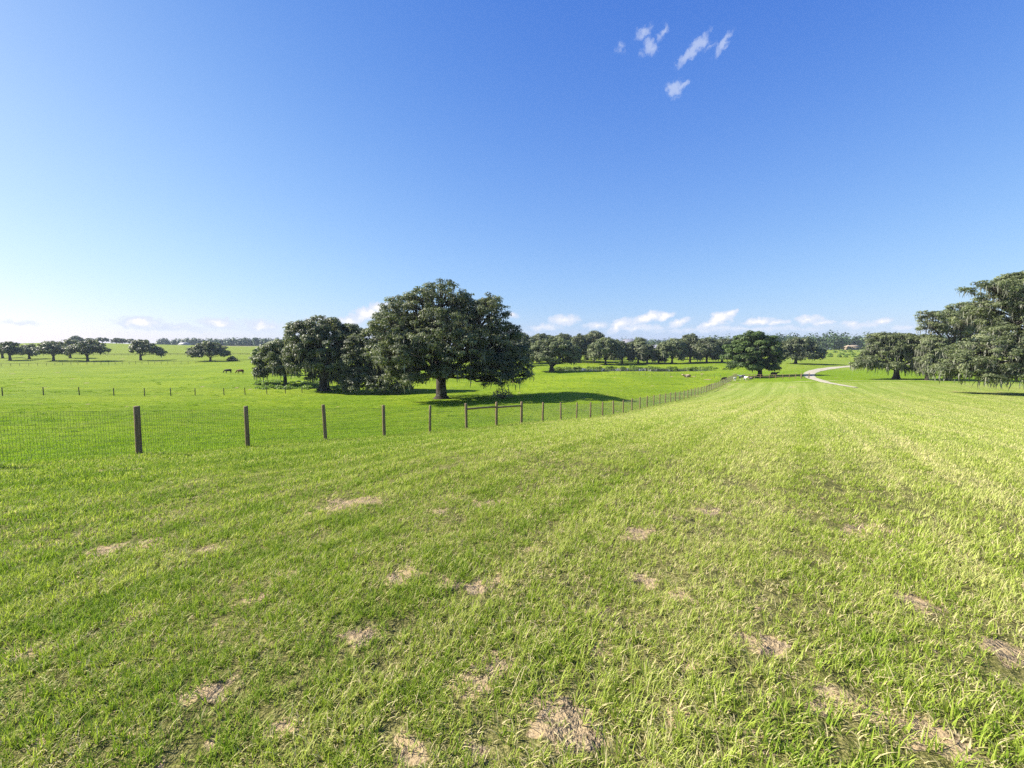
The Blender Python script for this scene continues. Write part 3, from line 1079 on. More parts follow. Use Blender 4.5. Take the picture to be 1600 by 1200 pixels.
# --- the great oak in the pasture
b0, lb = lobes_px((690, 62), [
    (692, 472, 38, 32, 0, 4.5), (660, 476, 32, 24, -2, 3.5), (722, 482, 26, 24, 1, 3.5), (742, 500, 32, 36, 2, 4.5), (765, 506, 30, 44, -1, 4), (630, 492, 34, 30, 0, 4),
    (612, 520, 34, 30, -5, 4.5), (690, 515, 46, 34, -5.5, 4), (655, 545, 42, 26, -7, 4), (730, 548, 44, 34, -6, 4),
    (790, 545, 34, 40, 0, 4.5), (808, 572, 25, 34, -1, 3.8), (800, 592, 22, 20, -1, 3.2), (770, 596, 22, 12, -2, 2.5), (770, 580, 40, 26, -4, 3), (620, 556, 34, 26, -8, 4), (690, 520, 50, 40, 4.5, 4), (760, 550, 40, 40, 5, 4),
    (640, 530, 40, 40, 4.5, 3.5), (705, 582, 34, 14, -7, 2.5), (650, 578, 30, 18, -6.5, 3), (600, 505, 16, 16, -2, 2.5), (618, 588, 24, 12, -5, 3), (645, 594, 20, 9, -8, 3), (600, 560, 18, 22, -4, 3)])
plant_tree('live_oak', b0, 'largest spreading live oak of the pasture with grey moss and a wide shadow', 'oak tree', 'live oaks in the pasture',
           make_tree(b0, lb, 115000, 0.115, 0.70, 0.82, 0.20, 3200, 11, 40, gaps=0.46, moss_len=1.3))

# --- bushy oak touching its left side
b0, lb = lobes_px((597, 78), [(590, 545, 42, 34, 0, 4.5), (562, 560, 25, 34, -1, 3.5), (572, 590, 30, 20, -2, 3), (612, 575, 34, 32, -1, 4), (632, 590, 24, 20, -2.5, 3), (600, 600, 36, 18, -4, 2.5), (575, 602, 26, 14, -4, 2), (628, 602, 20, 12, -4, 2), (550, 582, 20, 26, -1, 3), (548, 602, 14, 12, -2, 2), (640, 560, 22, 30, 1, 3)])
plant_tree('live_oak', b0, 'bushy live oak with foliage down to the grass touching the largest oak on its left', 'oak tree', 'live oaks in the pasture',
           make_tree(b0, lb, 56000, 0.145, 0.8, 0.5, 0.25, 2200, 12, 14, gaps=0.15, moss_len=1.0), 'oak')

# --- tall moss-hung oak left of it
b0, lb = lobes_px((507, 80), [(505, 518, 34, 22, 0, 4), (478, 528, 24, 22, -1, 3.5), (532, 528, 26, 22, 0, 3.5), (500, 545, 40, 28, -2, 4), (470, 552, 20, 22, 1, 3.5), (540, 556, 22, 32, 1, 4), (515, 572, 30, 24, -2, 3.5), (480, 568, 20, 14, 0, 3), (545, 585, 16, 22, 2, 3.5), (552, 520, 12, 10, 0, 2), (462, 515, 10, 8, 0, 2), (466, 572, 16, 16, 0, 3), (530, 590, 18, 16, -1, 3), (488, 588, 12, 8, 1, 2.5)])
plant_tree('live_oak', b0, 'tall moss-draped live oak with a thick dark trunk behind the row of short posts', 'oak tree', 'live oaks in the pasture',
           make_tree(b0, lb, 52000, 0.16, 0.95, 0.9, 0.35, 2400, 13, 18, gaps=0.34, moss_len=1.6), 'oak')
b0, lb = lobes_px((446, 88), [(440, 550, 22, 18, 0, 3.5), (422, 562, 18, 20, 0, 3), (452, 560, 18, 20, 0, 3), (414, 574, 10, 14, 0, 2.2), (440, 572, 18, 12, -1.5, 2.5), (460, 545, 14, 16, 1, 3), (412, 584, 12, 10, -1, 2.2), (430, 582, 12, 9, -2, 2), (458, 580, 14, 12, -1, 2.5), (404, 566, 8, 10, 0, 2)])
plant_tree('live_oak', b0, 'small rounded pale-leaved oak above the low brush at the left end of the oak group', 'oak tree', 'live oaks in the pasture',
           make_tree(b0, lb, 22000, 0.165, 0.85, 0.35, 0.3, 900, 14, 10, moss_len=1.6), 'oak_pale')
b0, lb = lobes_px((410, 120), [(408, 553, 12, 9, 0, 2.5), (418, 548, 12, 10, 0, 2.5), (430, 552, 12, 12, 0, 2.5)])
plant_tree('live_oak', b0, 'small dark oak peeping out behind the left edge of the pale-leaved oak', 'oak tree', 'live oaks in the pasture',
           make_tree(b0, lb, 3500, 0.32, 1.0, 0.3, 0.3, 0, 15, 6), 'oak_green')

# --- right side group
b0, lb = lobes_px((1640, 57), [(1600, 455, 40, 28, 0, 5), (1560, 452, 24, 12, -1, 3), (1538, 447, 16, 8, -1, 2.5), (1575, 478, 44, 20, 0, 4.5), (1545, 495, 34, 16, 2, 4), (1610, 500, 50, 30, -2, 5), (1585, 530, 40, 24, -3, 4), (1540, 552, 42, 24, -3, 4), (1515, 575, 34, 18, -4, 3.5), (1560, 580, 36, 16, -4, 3.5), (1600, 560, 40, 26, -5, 4), (1497, 568, 20, 20, -3, 3), (1530, 586, 40, 13, -4, 3), (1585, 590, 34, 11, -5, 3), (1488, 586, 14, 10, -3, 2.5),
                               (1690, 460, 66, 34, 0, 6), (1720, 510, 80, 50, 0, 6), (1700, 560, 70, 30, -4, 4), (1600, 433, 18, 8, 0, 2.5), (1660, 432, 40, 18, 1, 4)])
plant_tree('live_oak', b0, 'huge spreading live oak at the right edge with low drooping branches', 'oak tree', 'live oaks beyond the lawn on the right',
           make_tree(b0, lb, 92000, 0.10, 0.68, 0.9, 0.22, 7500, 21, 34, flat=0.5, gaps=0.54, moss_len=1.3), 'oak_pale')
b0, lb = lobes_px((1481, 92), [(1475, 498, 32, 11, 0, 4), (1450, 495, 14, 9, -1, 2.5), (1505, 492, 26, 12, 0, 3.5), (1530, 486, 20, 12, 1, 3), (1490, 515, 36, 13, 1, 4), (1525, 515, 30, 18, 2, 3.5), (1455, 512, 14, 9, 0, 3), (1510, 540, 26, 18, 2, 3.5), (1460, 545, 20, 20, 2, 3), (1500, 480, 14, 6, 0, 2)])
plant_tree('live_oak', b0, 'tall open-crowned oak with a bare pale trunk left of the huge right-edge oak', 'oak tree', 'live oaks beyond the lawn on the right',
           make_tree(b0, lb, 30000, 0.14, 0.70, 0.42, 0.35, 2600, 22, 22, flat=0.5, gaps=0.52, moss_len=1.2), 'oak_pale')
b0, lb = lobes_px((1400, 98), [(1400, 535, 30, 13, 0, 4), (1375, 532, 18, 11, 0, 3), (1425, 537, 24, 15, 0, 3.5), (1405, 553, 34, 18, -1, 4), (1368, 553, 20, 14, 0, 3), (1352, 566, 18, 8, -1, 2.5), (1436, 560, 20, 18, 1, 3), (1385, 570, 26, 7, -2, 2.5), (1425, 575, 16, 9, 0, 2.5), (1340, 570, 8, 5, -1, 1.8)])
plant_tree('live_oak', b0, 'wide low moss-hung oak with forked dark trunk just right of the curving white road', 'oak tree', 'live oaks beyond the lawn on the right',
           make_tree(b0, lb, 38000, 0.145, 0.76, 0.6, 0.2, 3600, 23, 18, gaps=0.44, moss_len=1.9), 'oak_pale')
b0, lb = lobes_px((1448, 92), [(1452, 540, 14, 16, 0, 2.5), (1450, 560, 15, 16, 0, 2.5), (1447, 577, 10, 10, 0, 2), (1462, 565, 12, 18, 1, 2.5)])
plant_tree('live_oak', b0, 'narrow oak trailing long grey moss between the low forked oak and the tall open oak', 'oak tree', 'live oaks beyond the lawn on the right',
           make_tree(b0, lb, 15000, 0.155, 0.8, 0.3, 0.3, 1600, 24, 8, gaps=0.2, moss_len=2.2), 'oak_pale')

# --- middle distance
b0, lb = lobes_px((1187, 118), [(1172, 536, 22, 16, 0, 4), (1152, 552, 20, 18, 0, 3.5), (1190, 550, 26, 20, -2, 4), (1200, 535, 13, 10, 0, 3), (1208, 560, 14, 18, 0, 3.5), (1165, 568, 24, 14, -2, 3.5), (1195, 572, 24, 10, -2, 3), (1150, 568, 12, 12, 0, 2.5), (1180, 528, 12, 8, 0, 2.5)])
plant_tree('live_oak', b0, 'round dense deep-green oak behind the end of the wire fence near the road', 'oak tree', 'oaks in the middle distance',
           make_tree(b0, lb, 42000, 0.20, 1.05, 0.6, 0.14, 500, 31, 8, gaps=0.16, moss_len=1.2), 'oak_green')
b0, lb = lobes_px((1243, 178), [(1245, 543, 22, 14, 0, 4.5), (1232, 550, 14, 12, 0, 4), (1262, 548, 18, 14, 0, 4), (1276, 556, 13, 10, 0, 3.5), (1245, 556, 24, 9, -2, 4), (1225, 545, 8, 9, 0, 3)])
plant_tree('live_oak', b0, 'grey wide oak right behind the dense deep-green oak, its shadow reaching over the field', 'oak tree', 'oaks in the middle distance',
           make_tree(b0, lb, 11000, 0.38, 1.4, 0.6, 0.15, 600, 32, 6, moss_len=2.0), 'oak')
b0, lb = lobes_px((862, 146), [(868, 542, 26, 13, 0, 4.5), (848, 550, 20, 16, 0, 4), (888, 552, 18, 16, 0, 4), (865, 558, 30, 14, -2, 4), (838, 558, 11, 14, 0, 3), (895, 562, 12, 12, 0, 3)])
plant_tree('live_oak', b0, 'pale-lit round oak in front of the middle tree row, right of the largest oak', 'oak tree', 'oaks in the middle distance',
           make_tree(b0, lb, 26000, 0.24, 1.1, 0.75, 0.15, 1200, 33, 8, gaps=0.12, moss_len=1.8), 'oak_pale')

ROW = [  # u of trunk, Y, crown half width px, top v, bottom v, material, label
    (812, 205, 22, 519, 568, 'oak', 'grey oak of the middle row half hidden by the right flank of the largest oak'),
    (842, 215, 20, 521, 560, 'oak', 'rounded oak top rising behind the pale-lit round oak on its left'),
    (880, 220, 18, 521, 560, 'oak', 'oak with an uneven grey top rising behind the pale-lit round oak'),
    (905, 205, 16, 524, 567, 'oak', 'medium grey oak in the row between the pale-lit oak and the tall domed oak'),
    (928, 212, 22, 518, 566, 'oak', 'tall domed oak forming the highest top of the row left of the pond'),
    (946, 188, 22, 527, 569, 'oak_pale', 'broad bushy oak standing in front of the tall domed oak'),
    (972, 196, 15, 533, 567, 'oak', 'dark narrow oak with low branches beside the broad bushy oak'),
    (997, 200, 13, 527, 567, 'oak_pale', 'light green upright tree with a thin trunk in the gap of the row'),
    (1011, 190, 12, 538, 567, 'oak', 'small rounded dark oak beside the light green upright tree'),
    (1029, 194, 8, 549, 567, 'oak', 'smallest dark tree of the row standing in the open gap'),
    (1050, 190, 20, 529, 567, 'oak_pale', 'leaning spreading oak on the left of the oak cluster behind the pond'),
    (1078, 198, 20, 522, 566, 'oak', 'high wide oak at the centre of the cluster behind the pond'),
    (1104, 190, 18, 528, 567, 'oak', 'ragged moss-hung oak right of centre behind the pond'),
    (1128, 194, 16, 528, 567, 'oak', 'dark oak partly hidden behind the left side of the deep-green round oak'),
    (857, 232, 20, 524, 562, 'oak', 'oak top between two others behind the left part of the pale-lit round oak'),
    (918, 238, 22, 524, 562, 'oak', 'dark oak filling the gap left of the tall domed oak from behind'),
    (960, 236, 18, 530, 562, 'oak', 'dark oak standing further back between the broad bushy oak and the narrow one'),
    (1062, 236, 18, 530, 562, 'oak', 'dark oak standing further back in the cluster behind the pond on its left'),
    (1092, 236, 20, 529, 562, 'oak', 'dark oak standing further back in the cluster behind the pond on its right'),
    (1142, 230, 16, 530, 562, 'oak', 'dark oak top showing behind the deep-green round oak'),
    (790, 190, 20, 530, 570, 'oak', 'oak mostly hidden behind the right half of the largest oak'),
]
for i, (u, Y, hw, tv, bv, mt, lab) in enumerate(ROW):
    g = random.Random(100 + i)
    h_ = bv - tv
    gb = ground(u, Y)
    lst = []
    hw *= 1.22; bv += 2
    nl = 7 if hw > 12 else 4
    for k in range(nl):
        a = -1 + 2 * (k + 0.5) / nl
        lst.append((u + a * hw * 0.78, tv + h_ * (0.34 + 0.22 * abs(a) + g.uniform(-.07, .07)), hw * g.uniform(.30, .50), h_ * g.uniform(.24, .34), g.uniform(-3, 3), hw * Y / F * .5))
    lst.append((u + g.uniform(-.2, .2) * hw, tv + h_ * 0.28, hw * .5, h_ * .26, 0, hw * Y / F * .6))
    lst.append((u, tv + h_ * 0.55, hw * .8, h_ * .26, 0, hw * Y / F * .6))
    lst += [(u - hw * .62, tv + h_ * .74, hw * .34, h_ * .2, 0, 3), (u + hw * .66, tv + h_ * .76, hw * .34, h_ * .18, 0, 3)]
    b0, lb = lobes_px((u, Y), lst)
    plant_tree('live_oak', b0, lab, 'oak tree', 'row of oaks behind the pond',
               make_tree(b0, lb, int(420 * hw), 0.31, 1.2, 0.45, 0.2, 30 * hw, 200 + i, 6, moss_len=2.2, gaps=0.15), mt)

LEFT = [  # far left oaks
    (4, 262, 14, 535, 560, 'grey oak cut by the left edge of the picture', 0),
    (16, 235, 15, 533, 563.5, 'leftmost full oak with a bare straight trunk on the far pasture', 0),
    (46, 250, 17, 537, 561, 'low wide oak filling the gap right of the leftmost full oak', 0),
    (84, 233, 24, 533, 564, 'broad oak with a thick trunk in the middle of the far left group', 0),
    (110, 262, 18, 530, 560, 'oak with a ragged top behind the broad thick-trunked oak', 0),
    (137, 232, 27, 532, 564, 'wide oak with a thin trunk at the right end of the far left group', 0),
]
for i, (u, Y, hw, tv, bv, lab, _) in enumerate(LEFT):
    g = random.Random(300 + i)
    h_ = bv - tv
    lst = []
    for k in range(6):
        a = -1 + 2 * (k + 0.5) / 6
        lst.append((u + a * hw * 0.8, tv + h_ * (0.40 + 0.16 * abs(a) + g.uniform(-.06, .06)), hw * g.uniform(.30, .42), h_ * g.uniform(.17, .25), g.uniform(-3, 3), hw * Y / F * .5))
    lst.append((u + g.uniform(-.2, .2) * hw, tv + h_ * 0.24, hw * .45, h_ * .20, 0, hw * Y / F * .6))
    b0, lb = lobes_px((u, Y), lst)
    plant_tree('live_oak', b0, lab, 'oak tree', 'oaks on the far left pasture',
               make_tree(b0, lb, int(230 * hw), 0.42, 1.5, 0.55, 0.25, 8 * hw, 320 + i, 6, moss_len=1.5, gaps=0.22), 'oak')
b0, lb = lobes_px((220, 240), [(222, 540, 13, 8, 0, 4), (213, 548, 9, 9, 0, 3.5), (234, 543, 12, 6, 0, 3.5), (246, 549, 10, 5, 0, 3), (228, 548, 12, 6, -2, 3.5), (254, 553, 5, 4, 0, 2.5)])
plant_tree('live_oak', b0, 'lopsided oak reaching out to the right over the far pasture', 'oak tree', 'oaks on the far left pasture',
           make_tree(b0, lb, 6500, 0.42, 1.4, 0.6, 0.25, 260, 341, 6, moss_len=2), 'oak')
b0, lb = lobes_px((329, 222), [(325, 543, 18, 9, 0, 4.5), (308, 550, 14, 9, 0, 4), (340, 549, 14, 10, 0, 4), (323, 553, 26, 8, -2, 4), (350, 555, 7, 5, 0, 3)])
plant_tree('live_oak', b0, 'compact umbrella-shaped oak standing alone above the two grazing cows', 'oak tree', 'oaks on the far left pasture',
           make_tree(b0, lb, 9000, 0.40, 1.4, 0.5, 0.15, 100, 342, 6, gaps=0.1), 'oak')

# crest trees far away
CREST = [(119, 560, 9, 525, 541, 'high wide tree on the crest above the far left oaks'), (160, 575, 8, 527.5, 537, 'single small round tree on the hill crest'),
         (182, 585, 7, 528.5, 537.5, 'left one of the small trees close together on the crest'), (191, 590, 6, 529.5, 537.5, 'middle one of the small trees close together on the crest'),
         (203, 590, 6, 530, 537.5, 'right one of the small trees close together on the crest'), (140, 600, 9, 529, 539, 'flat grey tree on the crest left of the single round one')]
for i, (u, Y, hw, tv, bv, lab) in enumerate(CREST):
    h_ = bv - tv
    b0, lb = lobes_px((u, Y), [(u, tv + h_ * .42, hw * .8, h_ * .42, 0, hw * Y / F * .7), (u - hw * .6, tv + h_ * .5, hw * .45, h_ * .35, 0, 4), (u + hw * .6, tv + h_ * .5, hw * .45, h_ * .33, 0, 4)])
    # keep the crown above the ground it stands on
    plant_tree('tree', b0, lab, 'tree', 'small trees on the left hill crest', make_tree(b0, lb, 1500, 0.8, 1.8, 0.4, 0.2, 0, 400 + i, 3), 'oak')


# ------------------------------------------------------------------ far woods (a mass nobody could count)
def woods(name, label, spots, hgt, card, per, mat, seed, trunks=True):
    g = np.random.default_rng(seed)
    CEN = []; NR = []; T = []; SZ = []
    tb = MB()
    o0 = np.array(spots[0])
    for (x, y) in spots:
        z = h1(x, y)
        h_ = hgt * g.uniform(0.68, 1.12)
        r_ = h_ * g.uniform(0.20, 0.30)
        n_ = per
        d = rdir(g, n_)
        t = g.normal(0.45, 0.22)
        c = np.array([x, y, z + h_ * 0.48]) + d * [r_, r_, h_ * 0.50] * (g.random(n_) ** 0.4)[:, None]
        CEN.append(c); NR.append(d + [0, 0, .4] + rdir(g, n_) * .6); T.append(np.clip(t + g.normal(0, .15, n_), 0, 1))
        if trunks and g.random() < 0.7:
            tb.tube([(x, y, z - .3), (x + g.normal(0, .3), y, z + h_ * .6)], [0.3, 0.18], 4)
    CEN = np.concatenate(CEN); NR = np.concatenate(NR); T = np.concatenate(T)
    V, Fc = cards(CEN, NR, card, 1.0, seed)
    nb = len(V)
    V2 = np.concatenate(tb.v) if tb.v else np.zeros((0, 3))
    me = np_mesh(name, V, Fc, M[mat], False, {'tint': np.repeat(T, 4)})
    o = obj(name, me)
    tag(o, label, 'wood', kind='stuff')
    if tb.v:
        t_ = obj('trunk', tb.mesh('trunk', M['bark']), o)
        tag(t_, kind='stuff')
    return o


g = np.random.default_rng(5)
sp = []
for i in range(1500):
    u = g.uniform(735, 2150)
    Y = 470 + 260 * g.random() ** 1.2
    if u < 1090: Y += 120
    gp = (u - 800) / F * Y
    sp.append((gp, Y))
for u in np.arange(1060, 2150, 5):
    Y = g.uniform(425, 455)
    if 1316 < u < 1346: Y += 40
    sp.append(((u - 800) / F * Y, Y))
woods('forest', 'long dark green pine wood closing the horizon on the right', sp, 19.5, 1.05, 120, 'pine', 61)
sp = []
for i in range(520):
    u = g.uniform(248, 600)
    Y = g.uniform(860, 1040)
    sp.append(((u - 800) / F * Y, Y))
woods('forest', 'bluish wood on the horizon behind the left hillside fields', sp, 19, 1.9, 70, 'pine', 62, False)

# ------------------------------------------------------------------ brush, reeds, shrubs
def brush(name, label, cen, sizes, n_, card, mat, seed, cat='brush', kind='stuff'):
    g = np.random.default_rng(seed)
    idx = g.integers(0, len(cen), n_)
    cen = np.array(cen); sizes = np.array(sizes)
    d = rdir(g, n_); d[:, 2] = np.abs(d[:, 2])
    c = cen[idx] + d * sizes[idx] * (g.random(n_) ** .4)[:, None]
    V, Fc = cards(c, d + rdir(g, n_) * .8, card, 1, seed)
    ti = g.normal(.5, .2, len(cen))[idx]
    me = np_mesh(name, V, Fc, M[mat], False, {'tint': np.repeat(np.clip(ti + g.normal(0, .15, n_), 0, 1), 4)})
    o = obj(name, me)
    return tag(o, label, cat, kind=kind)


g = random.Random(9)
cen = []; sz = []
for i in range(150):
    u = g.uniform(402, 560); Y = g.uniform(79, 96)
    if u > 505 and g.random() < .6: continue
    p_ = ground(u, Y); cen.append(tuple(p_)); s = g.uniform(.3, 1.2); sz.append((s, s, s * g.uniform(.35, .9)))
brush('undergrowth', 'low tangled brush under the left oak group', cen, sz, 22000, .13, 'shrub', 71)
cen = []; sz = []
for i in range(60):
    a = g.uniform(-0.15, math.pi + 0.15)
    k_ = g.uniform(0.93, 1.1)
    x = POND_C[0] + POND_R[0] * k_ * math.cos(a); y = POND_C[1] + POND_R[1] * k_ * math.sin(a)
    cen.append((x, y, h1(x, y))); s = g.uniform(.5, 1.4); sz.append((s * 1.6, s * .6, g.uniform(.3, .95)))
for (u, Y) in ((1057, 146), (1078, 146), (1055, 147), (1079, 147), (990, 168), (985, 170)):
    p_ = at(u, 577, Y); cen.append((p_.x, p_.y, WATER_Z)); sz.append((.8, .6, 1.2))
brush('reeds', 'dark reeds along the far bank of the pond', cen, sz, 9000, .2, 'reed', 72)

for (u, Y, r_, mt, lab, nm) in [(363, 225, 2.0, 'oak', 'small dark bush right of the umbrella-shaped oak', 'bush')]:
    p_ = ground(u, Y)
    brush(nm, lab, [(p_.x - 1, p_.y, p_.z), (p_.x + .9, p_.y, p_.z), (p_.x, p_.y, p_.z + .6)], [(r_, r_, r_)] * 3, 500, .35, mt, 73, 'bush', 'thing')
g = random.Random(12)
SH = []
for i in range(34):
    u = g.uniform(1290, 1352); Y = g.choice([258, 290, 325, 345, 375]) + g.uniform(-7, 7)
    SH.append((u, Y))
SM = {}
gg = np.random.default_rng(88)
for k in range(3):
    n_ = 130
    d = rdir(gg, n_); d[:, 2] = np.abs(d[:, 2])
    V, Fc = cards(d * [1.3, 1.3, 1.5] * (gg.random(n_) ** .4)[:, None], d + rdir(gg, n_) * .7, .4, 1, k)
    SM[k] = np_mesh('orchard_shrub', V, Fc, M['shrub'], False, {'tint': np.repeat(gg.uniform(.1, .7, n_), 4)})
for i, (u, Y) in enumerate(SH):
    o = obj('orchard_shrub', SM[i % 3], None, ground(u, Y))
    s = g.uniform(.6, 1.3); o.scale = (s, s, s * g.uniform(.7, 1.1)); o.rotation_euler = (0, 0, g.uniform(0, 6))
    tag(o, 'small round green shrub planted in rows in the bright field below the pine wood', 'shrub', 'shrubs in the bright far field')

# pale dead bush under the right side of the great oak
p_ = ground(785, 59)
e = empty('dead_bush', p_, 'pale dry bush with bare twigs under the right side of the largest oak', 'bush')
b = MB(); g = random.Random(4)
for i in range(16):
    a = g.uniform(0, 6.28); t = g.uniform(.3, 1.1); L_ = g.uniform(1.0, 2.1)
    d = Vector((math.cos(a) * math.sin(t), math.sin(a) * math.sin(t), math.cos(t)))
    q = d * L_ * .5 + Vector((0, 0, .1))
    b.tube([(0, 0, -.1), q, d * L_ + Vector((0, 0, -.15 * L_))], [.05, .035, .012], 5)
obj('stems', b.mesh('stems', M['dry_twig']), e)
gg = np.random.default_rng(5)
d = rdir(gg, 420); d[:, 2] = np.abs(d[:, 2])
V, Fc = cards(d * [1.6, 1.3, 1.3] * (gg.random(420) ** .3)[:, None] + [0, 0, .3], rdir(gg, 420), .10, 1, 3)
obj('leaves', np_mesh('leaves', V, Fc, M['dry_twig'], False, {'tint': np.repeat(gg.random(420), 4)}), e)

# ------------------------------------------------------------------ far buildings
def house(name, base, w_, d_, h_, rh, rz, label, wall, roof, windows=3):
    e = empty(name, base, label, 'house')
    e.rotation_euler = (0, 0, rz)
    b = MB()
    b.box((0, 0, h_ / 2 - .5), (w_, d_, h_ + 1))
    wob = b.mesh('wall', M[wall], False)
    wo_ = obj('wall', wob, e)
    o = .5
    V = [(-w_ / 2 - o, -d_ / 2 - o, h_), (w_ / 2 + o, -d_ / 2 - o, h_), (w_ / 2 + o, d_ / 2 + o, h_), (-w_ / 2 - o, d_ / 2 + o, h_), (-w_ / 2 + d_ * .25, 0, h_ + rh), (w_ / 2 - d_ * .25, 0, h_ + rh)]
    V = np.array(V) + [0, 0, .004]
    obj('roof', np_mesh('roof', V, [np.array([(0, 1, 5, 4), (2, 3, 4, 5), (3, 2, 1, 0)]), np.array([(1, 2, 5), (3, 0, 4)])], M[roof]), e)
    for i in range(windows):
        x = -w_ / 2 + w_ * (i + .5) / windows
        wb = MB(); wb.box((x, -d_ / 2 - .02, h_ * .55), (1.5, .1, 1.3))
        win = obj('window', wb.mesh('window', M['glass'], False), e)
    db = MB(); db.box((-w_ / 2 + w_ / windows, -d_ / 2 - .02, 1.05), (1.0, .1, 2.1))
    obj('door', db.mesh('door', M['tan_wall'], False), e)
    return e


house('house', ground(1108, 290), 26, 12, 4.5, 4, .1, 'long white house seen through the trees behind the pond', 'wall', 'roof', 7)
house('house', ground(1026, 262), 12, 9, 5.5, 3, 0, 'small white building showing its pale roof in the gap of the middle tree row', 'wall', 'roof', 3)
house('house', ground(982, 300), 12, 9, 9, 3.5, 0, 'tall white house just showing between dark oaks left of the row gap', 'wall', 'roof', 3)
house('house', ground(1331, 432), 14, 9, 3, 2.2, 0, 'low tan house at the foot of the pine wood beyond the shrub field', 'tan_wall', 'tan_roof', 4)
house('barn', ground(288, 800), 17, 12, 3.5, 4, .2, 'grey barn roof in front of the bluish far-left wood', 'wall', 'roof', 4)

# ------------------------------------------------------------------ cows
def skin_body(edges, verts, radii, name, mat):
    me = bpy.data.meshes.new(name)
    me.from_pydata(verts, edges, [])
    o = bpy.data.objects.new(name, me)
    COL.objects.link(o)
    sk = o.modifiers.new('skin', 'SKIN')
    for i, r in enumerate(radii):
        me.skin_vertices[0].data[i].radius = (r[0], r[1]) if hasattr(r, '__len__') else (r, r)
    me.skin_vertices[0].data[0].use_root = True
    ss = o.modifiers.new('sub', 'SUBSURF'); ss.levels = 2; ss.render_levels = 2
    dg = bpy.context.evaluated_depsgraph_get()
    res = bpy.data.meshes.new_from_object(o.evaluated_get(dg))
    bpy.data.objects.remove(o)
    res.name = name
    res.materials.clear(); res.materials.append(M[mat])
    for p_ in res.polygons: p_.use_smooth = True
    return res


def cow_mesh(pose, mat):
    """cow facing -X, feet at z = 0; pose: graze, stand or lie"""
    V = [(0.45, 0, 1.08), (0.0, 0, 1.05), (-0.5, 0, 1.08), (0.85, 0, 1.16), (-0.85, 0, 1.12)]
    R = [(.36, .40), (.38, .42), (.34, .40), (.24, .26), (.22, .26)]
    E = [(0, 1), (1, 2), (0, 3), (2, 4)]

    def add(par, p_, r):
        V.append(p_); R.append(r if hasattr(r, '__len__') else (r, r)); E.append((par, len(V) - 1)); return len(V) - 1
    if pose == 'graze':
        n1_ = add(4, (-1.18, 0, .88), (.15, .18)); h_ = add(n1_, (-1.42, 0, .52), (.12, .14)); m_ = add(h_, (-1.58, 0, .16), (.07, .08))
        for s in (-1, 1): add(h_, (-1.36, .22 * s, .62), .03)
    else:
        n1_ = add(4, (-1.15, 0, 1.28), (.15, .18)); h_ = add(n1_, (-1.42, 0, 1.42), (.13, .13)); m_ = add(h_, (-1.78, 0, 1.26), (.08, .08))
        for s in (-1, 1): add(h_, (-1.36, .24 * s, 1.46), .03)
    for s in (-1, 1):
        a = add(2, (-.62, .24 * s, .75), .13); b_ = add(a, (-.62, .24 * s, .42), .07); c_ = add(b_, (-.60, .24 * s, .10), .05); add(c_, (-.64, .24 * s, .02), .055)
        a = add(0, (.62, .24 * s, .80), .16); b_ = add(a, (.74, .24 * s, .48), .075); c_ = add(b_, (.68, .24 * s, .10), .05); add(c_, (.64, .24 * s, .02), .055)
    t = add(3, (1.03, 0, 1.05), .04); add(t, (1.06, 0, .5), .03)
    if pose == 'lie':
        V = [(x, y * 1.3, (z - .66) if z > .7 else z * .2 + .03) for (x, y, z) in V]
    return skin_body(E, V, R, 'cow', mat)


for (u, Y, pose, mat, rz, sc, lab) in [
    (357, 132, 'graze', 'black_hide', .2, 1.0, 'black cow grazing in the far left pasture'),
    (376, 128, 'graze', 'brown_hide', .1, 1.0, 'brown cow grazing right of the black one'),
    (1074, 118, 'lie', 'pied_hide', .1, 1.05, 'brown and white cow lying in the pasture in front of the pond'),
    (1132, 104, 'graze', 'black_hide', .3, .8, 'black cow beside the far end of the wire fence'),
    (1148, 106, 'stand', 'white_hide', .9, .65, 'pale cow seen through the far fence posts'),
    (1159, 108, 'stand', 'bw_hide', .2, .9, 'black and white cow at the corner where the fences meet'),
    (1165, 107, 'stand', 'white_hide', 1.5, .65, 'white calf standing end-on at the fence corner'),
    (1173, 109.5, 'lie', 'pied_hide', .4, .75, 'small brown and white calf lying in the shade left of the round oak trunk'),
    (1209, 114, 'stand', 'black_hide', 3.3, 1.0, 'black cow in the shade right of the round oak trunk')]:
    o = obj('cow', cow_mesh(pose, mat), None, ground(u, Y))
    o.rotation_euler = (0, 0, rz); o.scale = (sc, sc, sc)
    tag(o, lab, 'cow', 'cows')

# ------------------------------------------------------------------ grass blades on the near ground
m, n, out = new_mat('grass_blade')
geo = n.node('ShaderNodeNewGeometry')
oi = n.node('ShaderNodeObjectInfo')
P = geo.outputs['Position']
px_, py_, pz_ = n.sep(P)
tint = n.node('ShaderNodeAttribute', attribute_name='tint').outputs['Fac']
alongb = n.node('ShaderNodeAttribute', attribute_name='along').outputs['Fac']
al = n.math('ADD', n.math('MULTIPLY', px_, FD.x), n.math('MULTIPLY', py_, FD.y))
ac = n.math('ADD', n.math('MULTIPLY', px_, FN.x), n.math('MULTIPLY', py_, FN.y))
side = n.smooth(n.math('SUBTRACT', ac, FP.x * FN.x + FP.y * FN.y), -0.3, 0.5)
streak = n.noise(n.combine(n.math('MULTIPLY', al, 0.012), n.math('MULTIPLY', ac, 0.7), 0.0), 1.0, 4, 0.6)
big = n.noise(P, 0.35, 3, 0.6)
med = n.noise(P, 2.2, 3, 0.6)
yel = n.math('ADD', n.math('MULTIPLY', n.math('SUBTRACT', streak, 0.5), 1.5), n.math('MULTIPLY', n.math('SUBTRACT', med, 0.5), 1.0))
yel = n.math('ADD', yel, n.math('MULTIPLY', n.smooth(px_, -6.0, 9.0), 0.50))
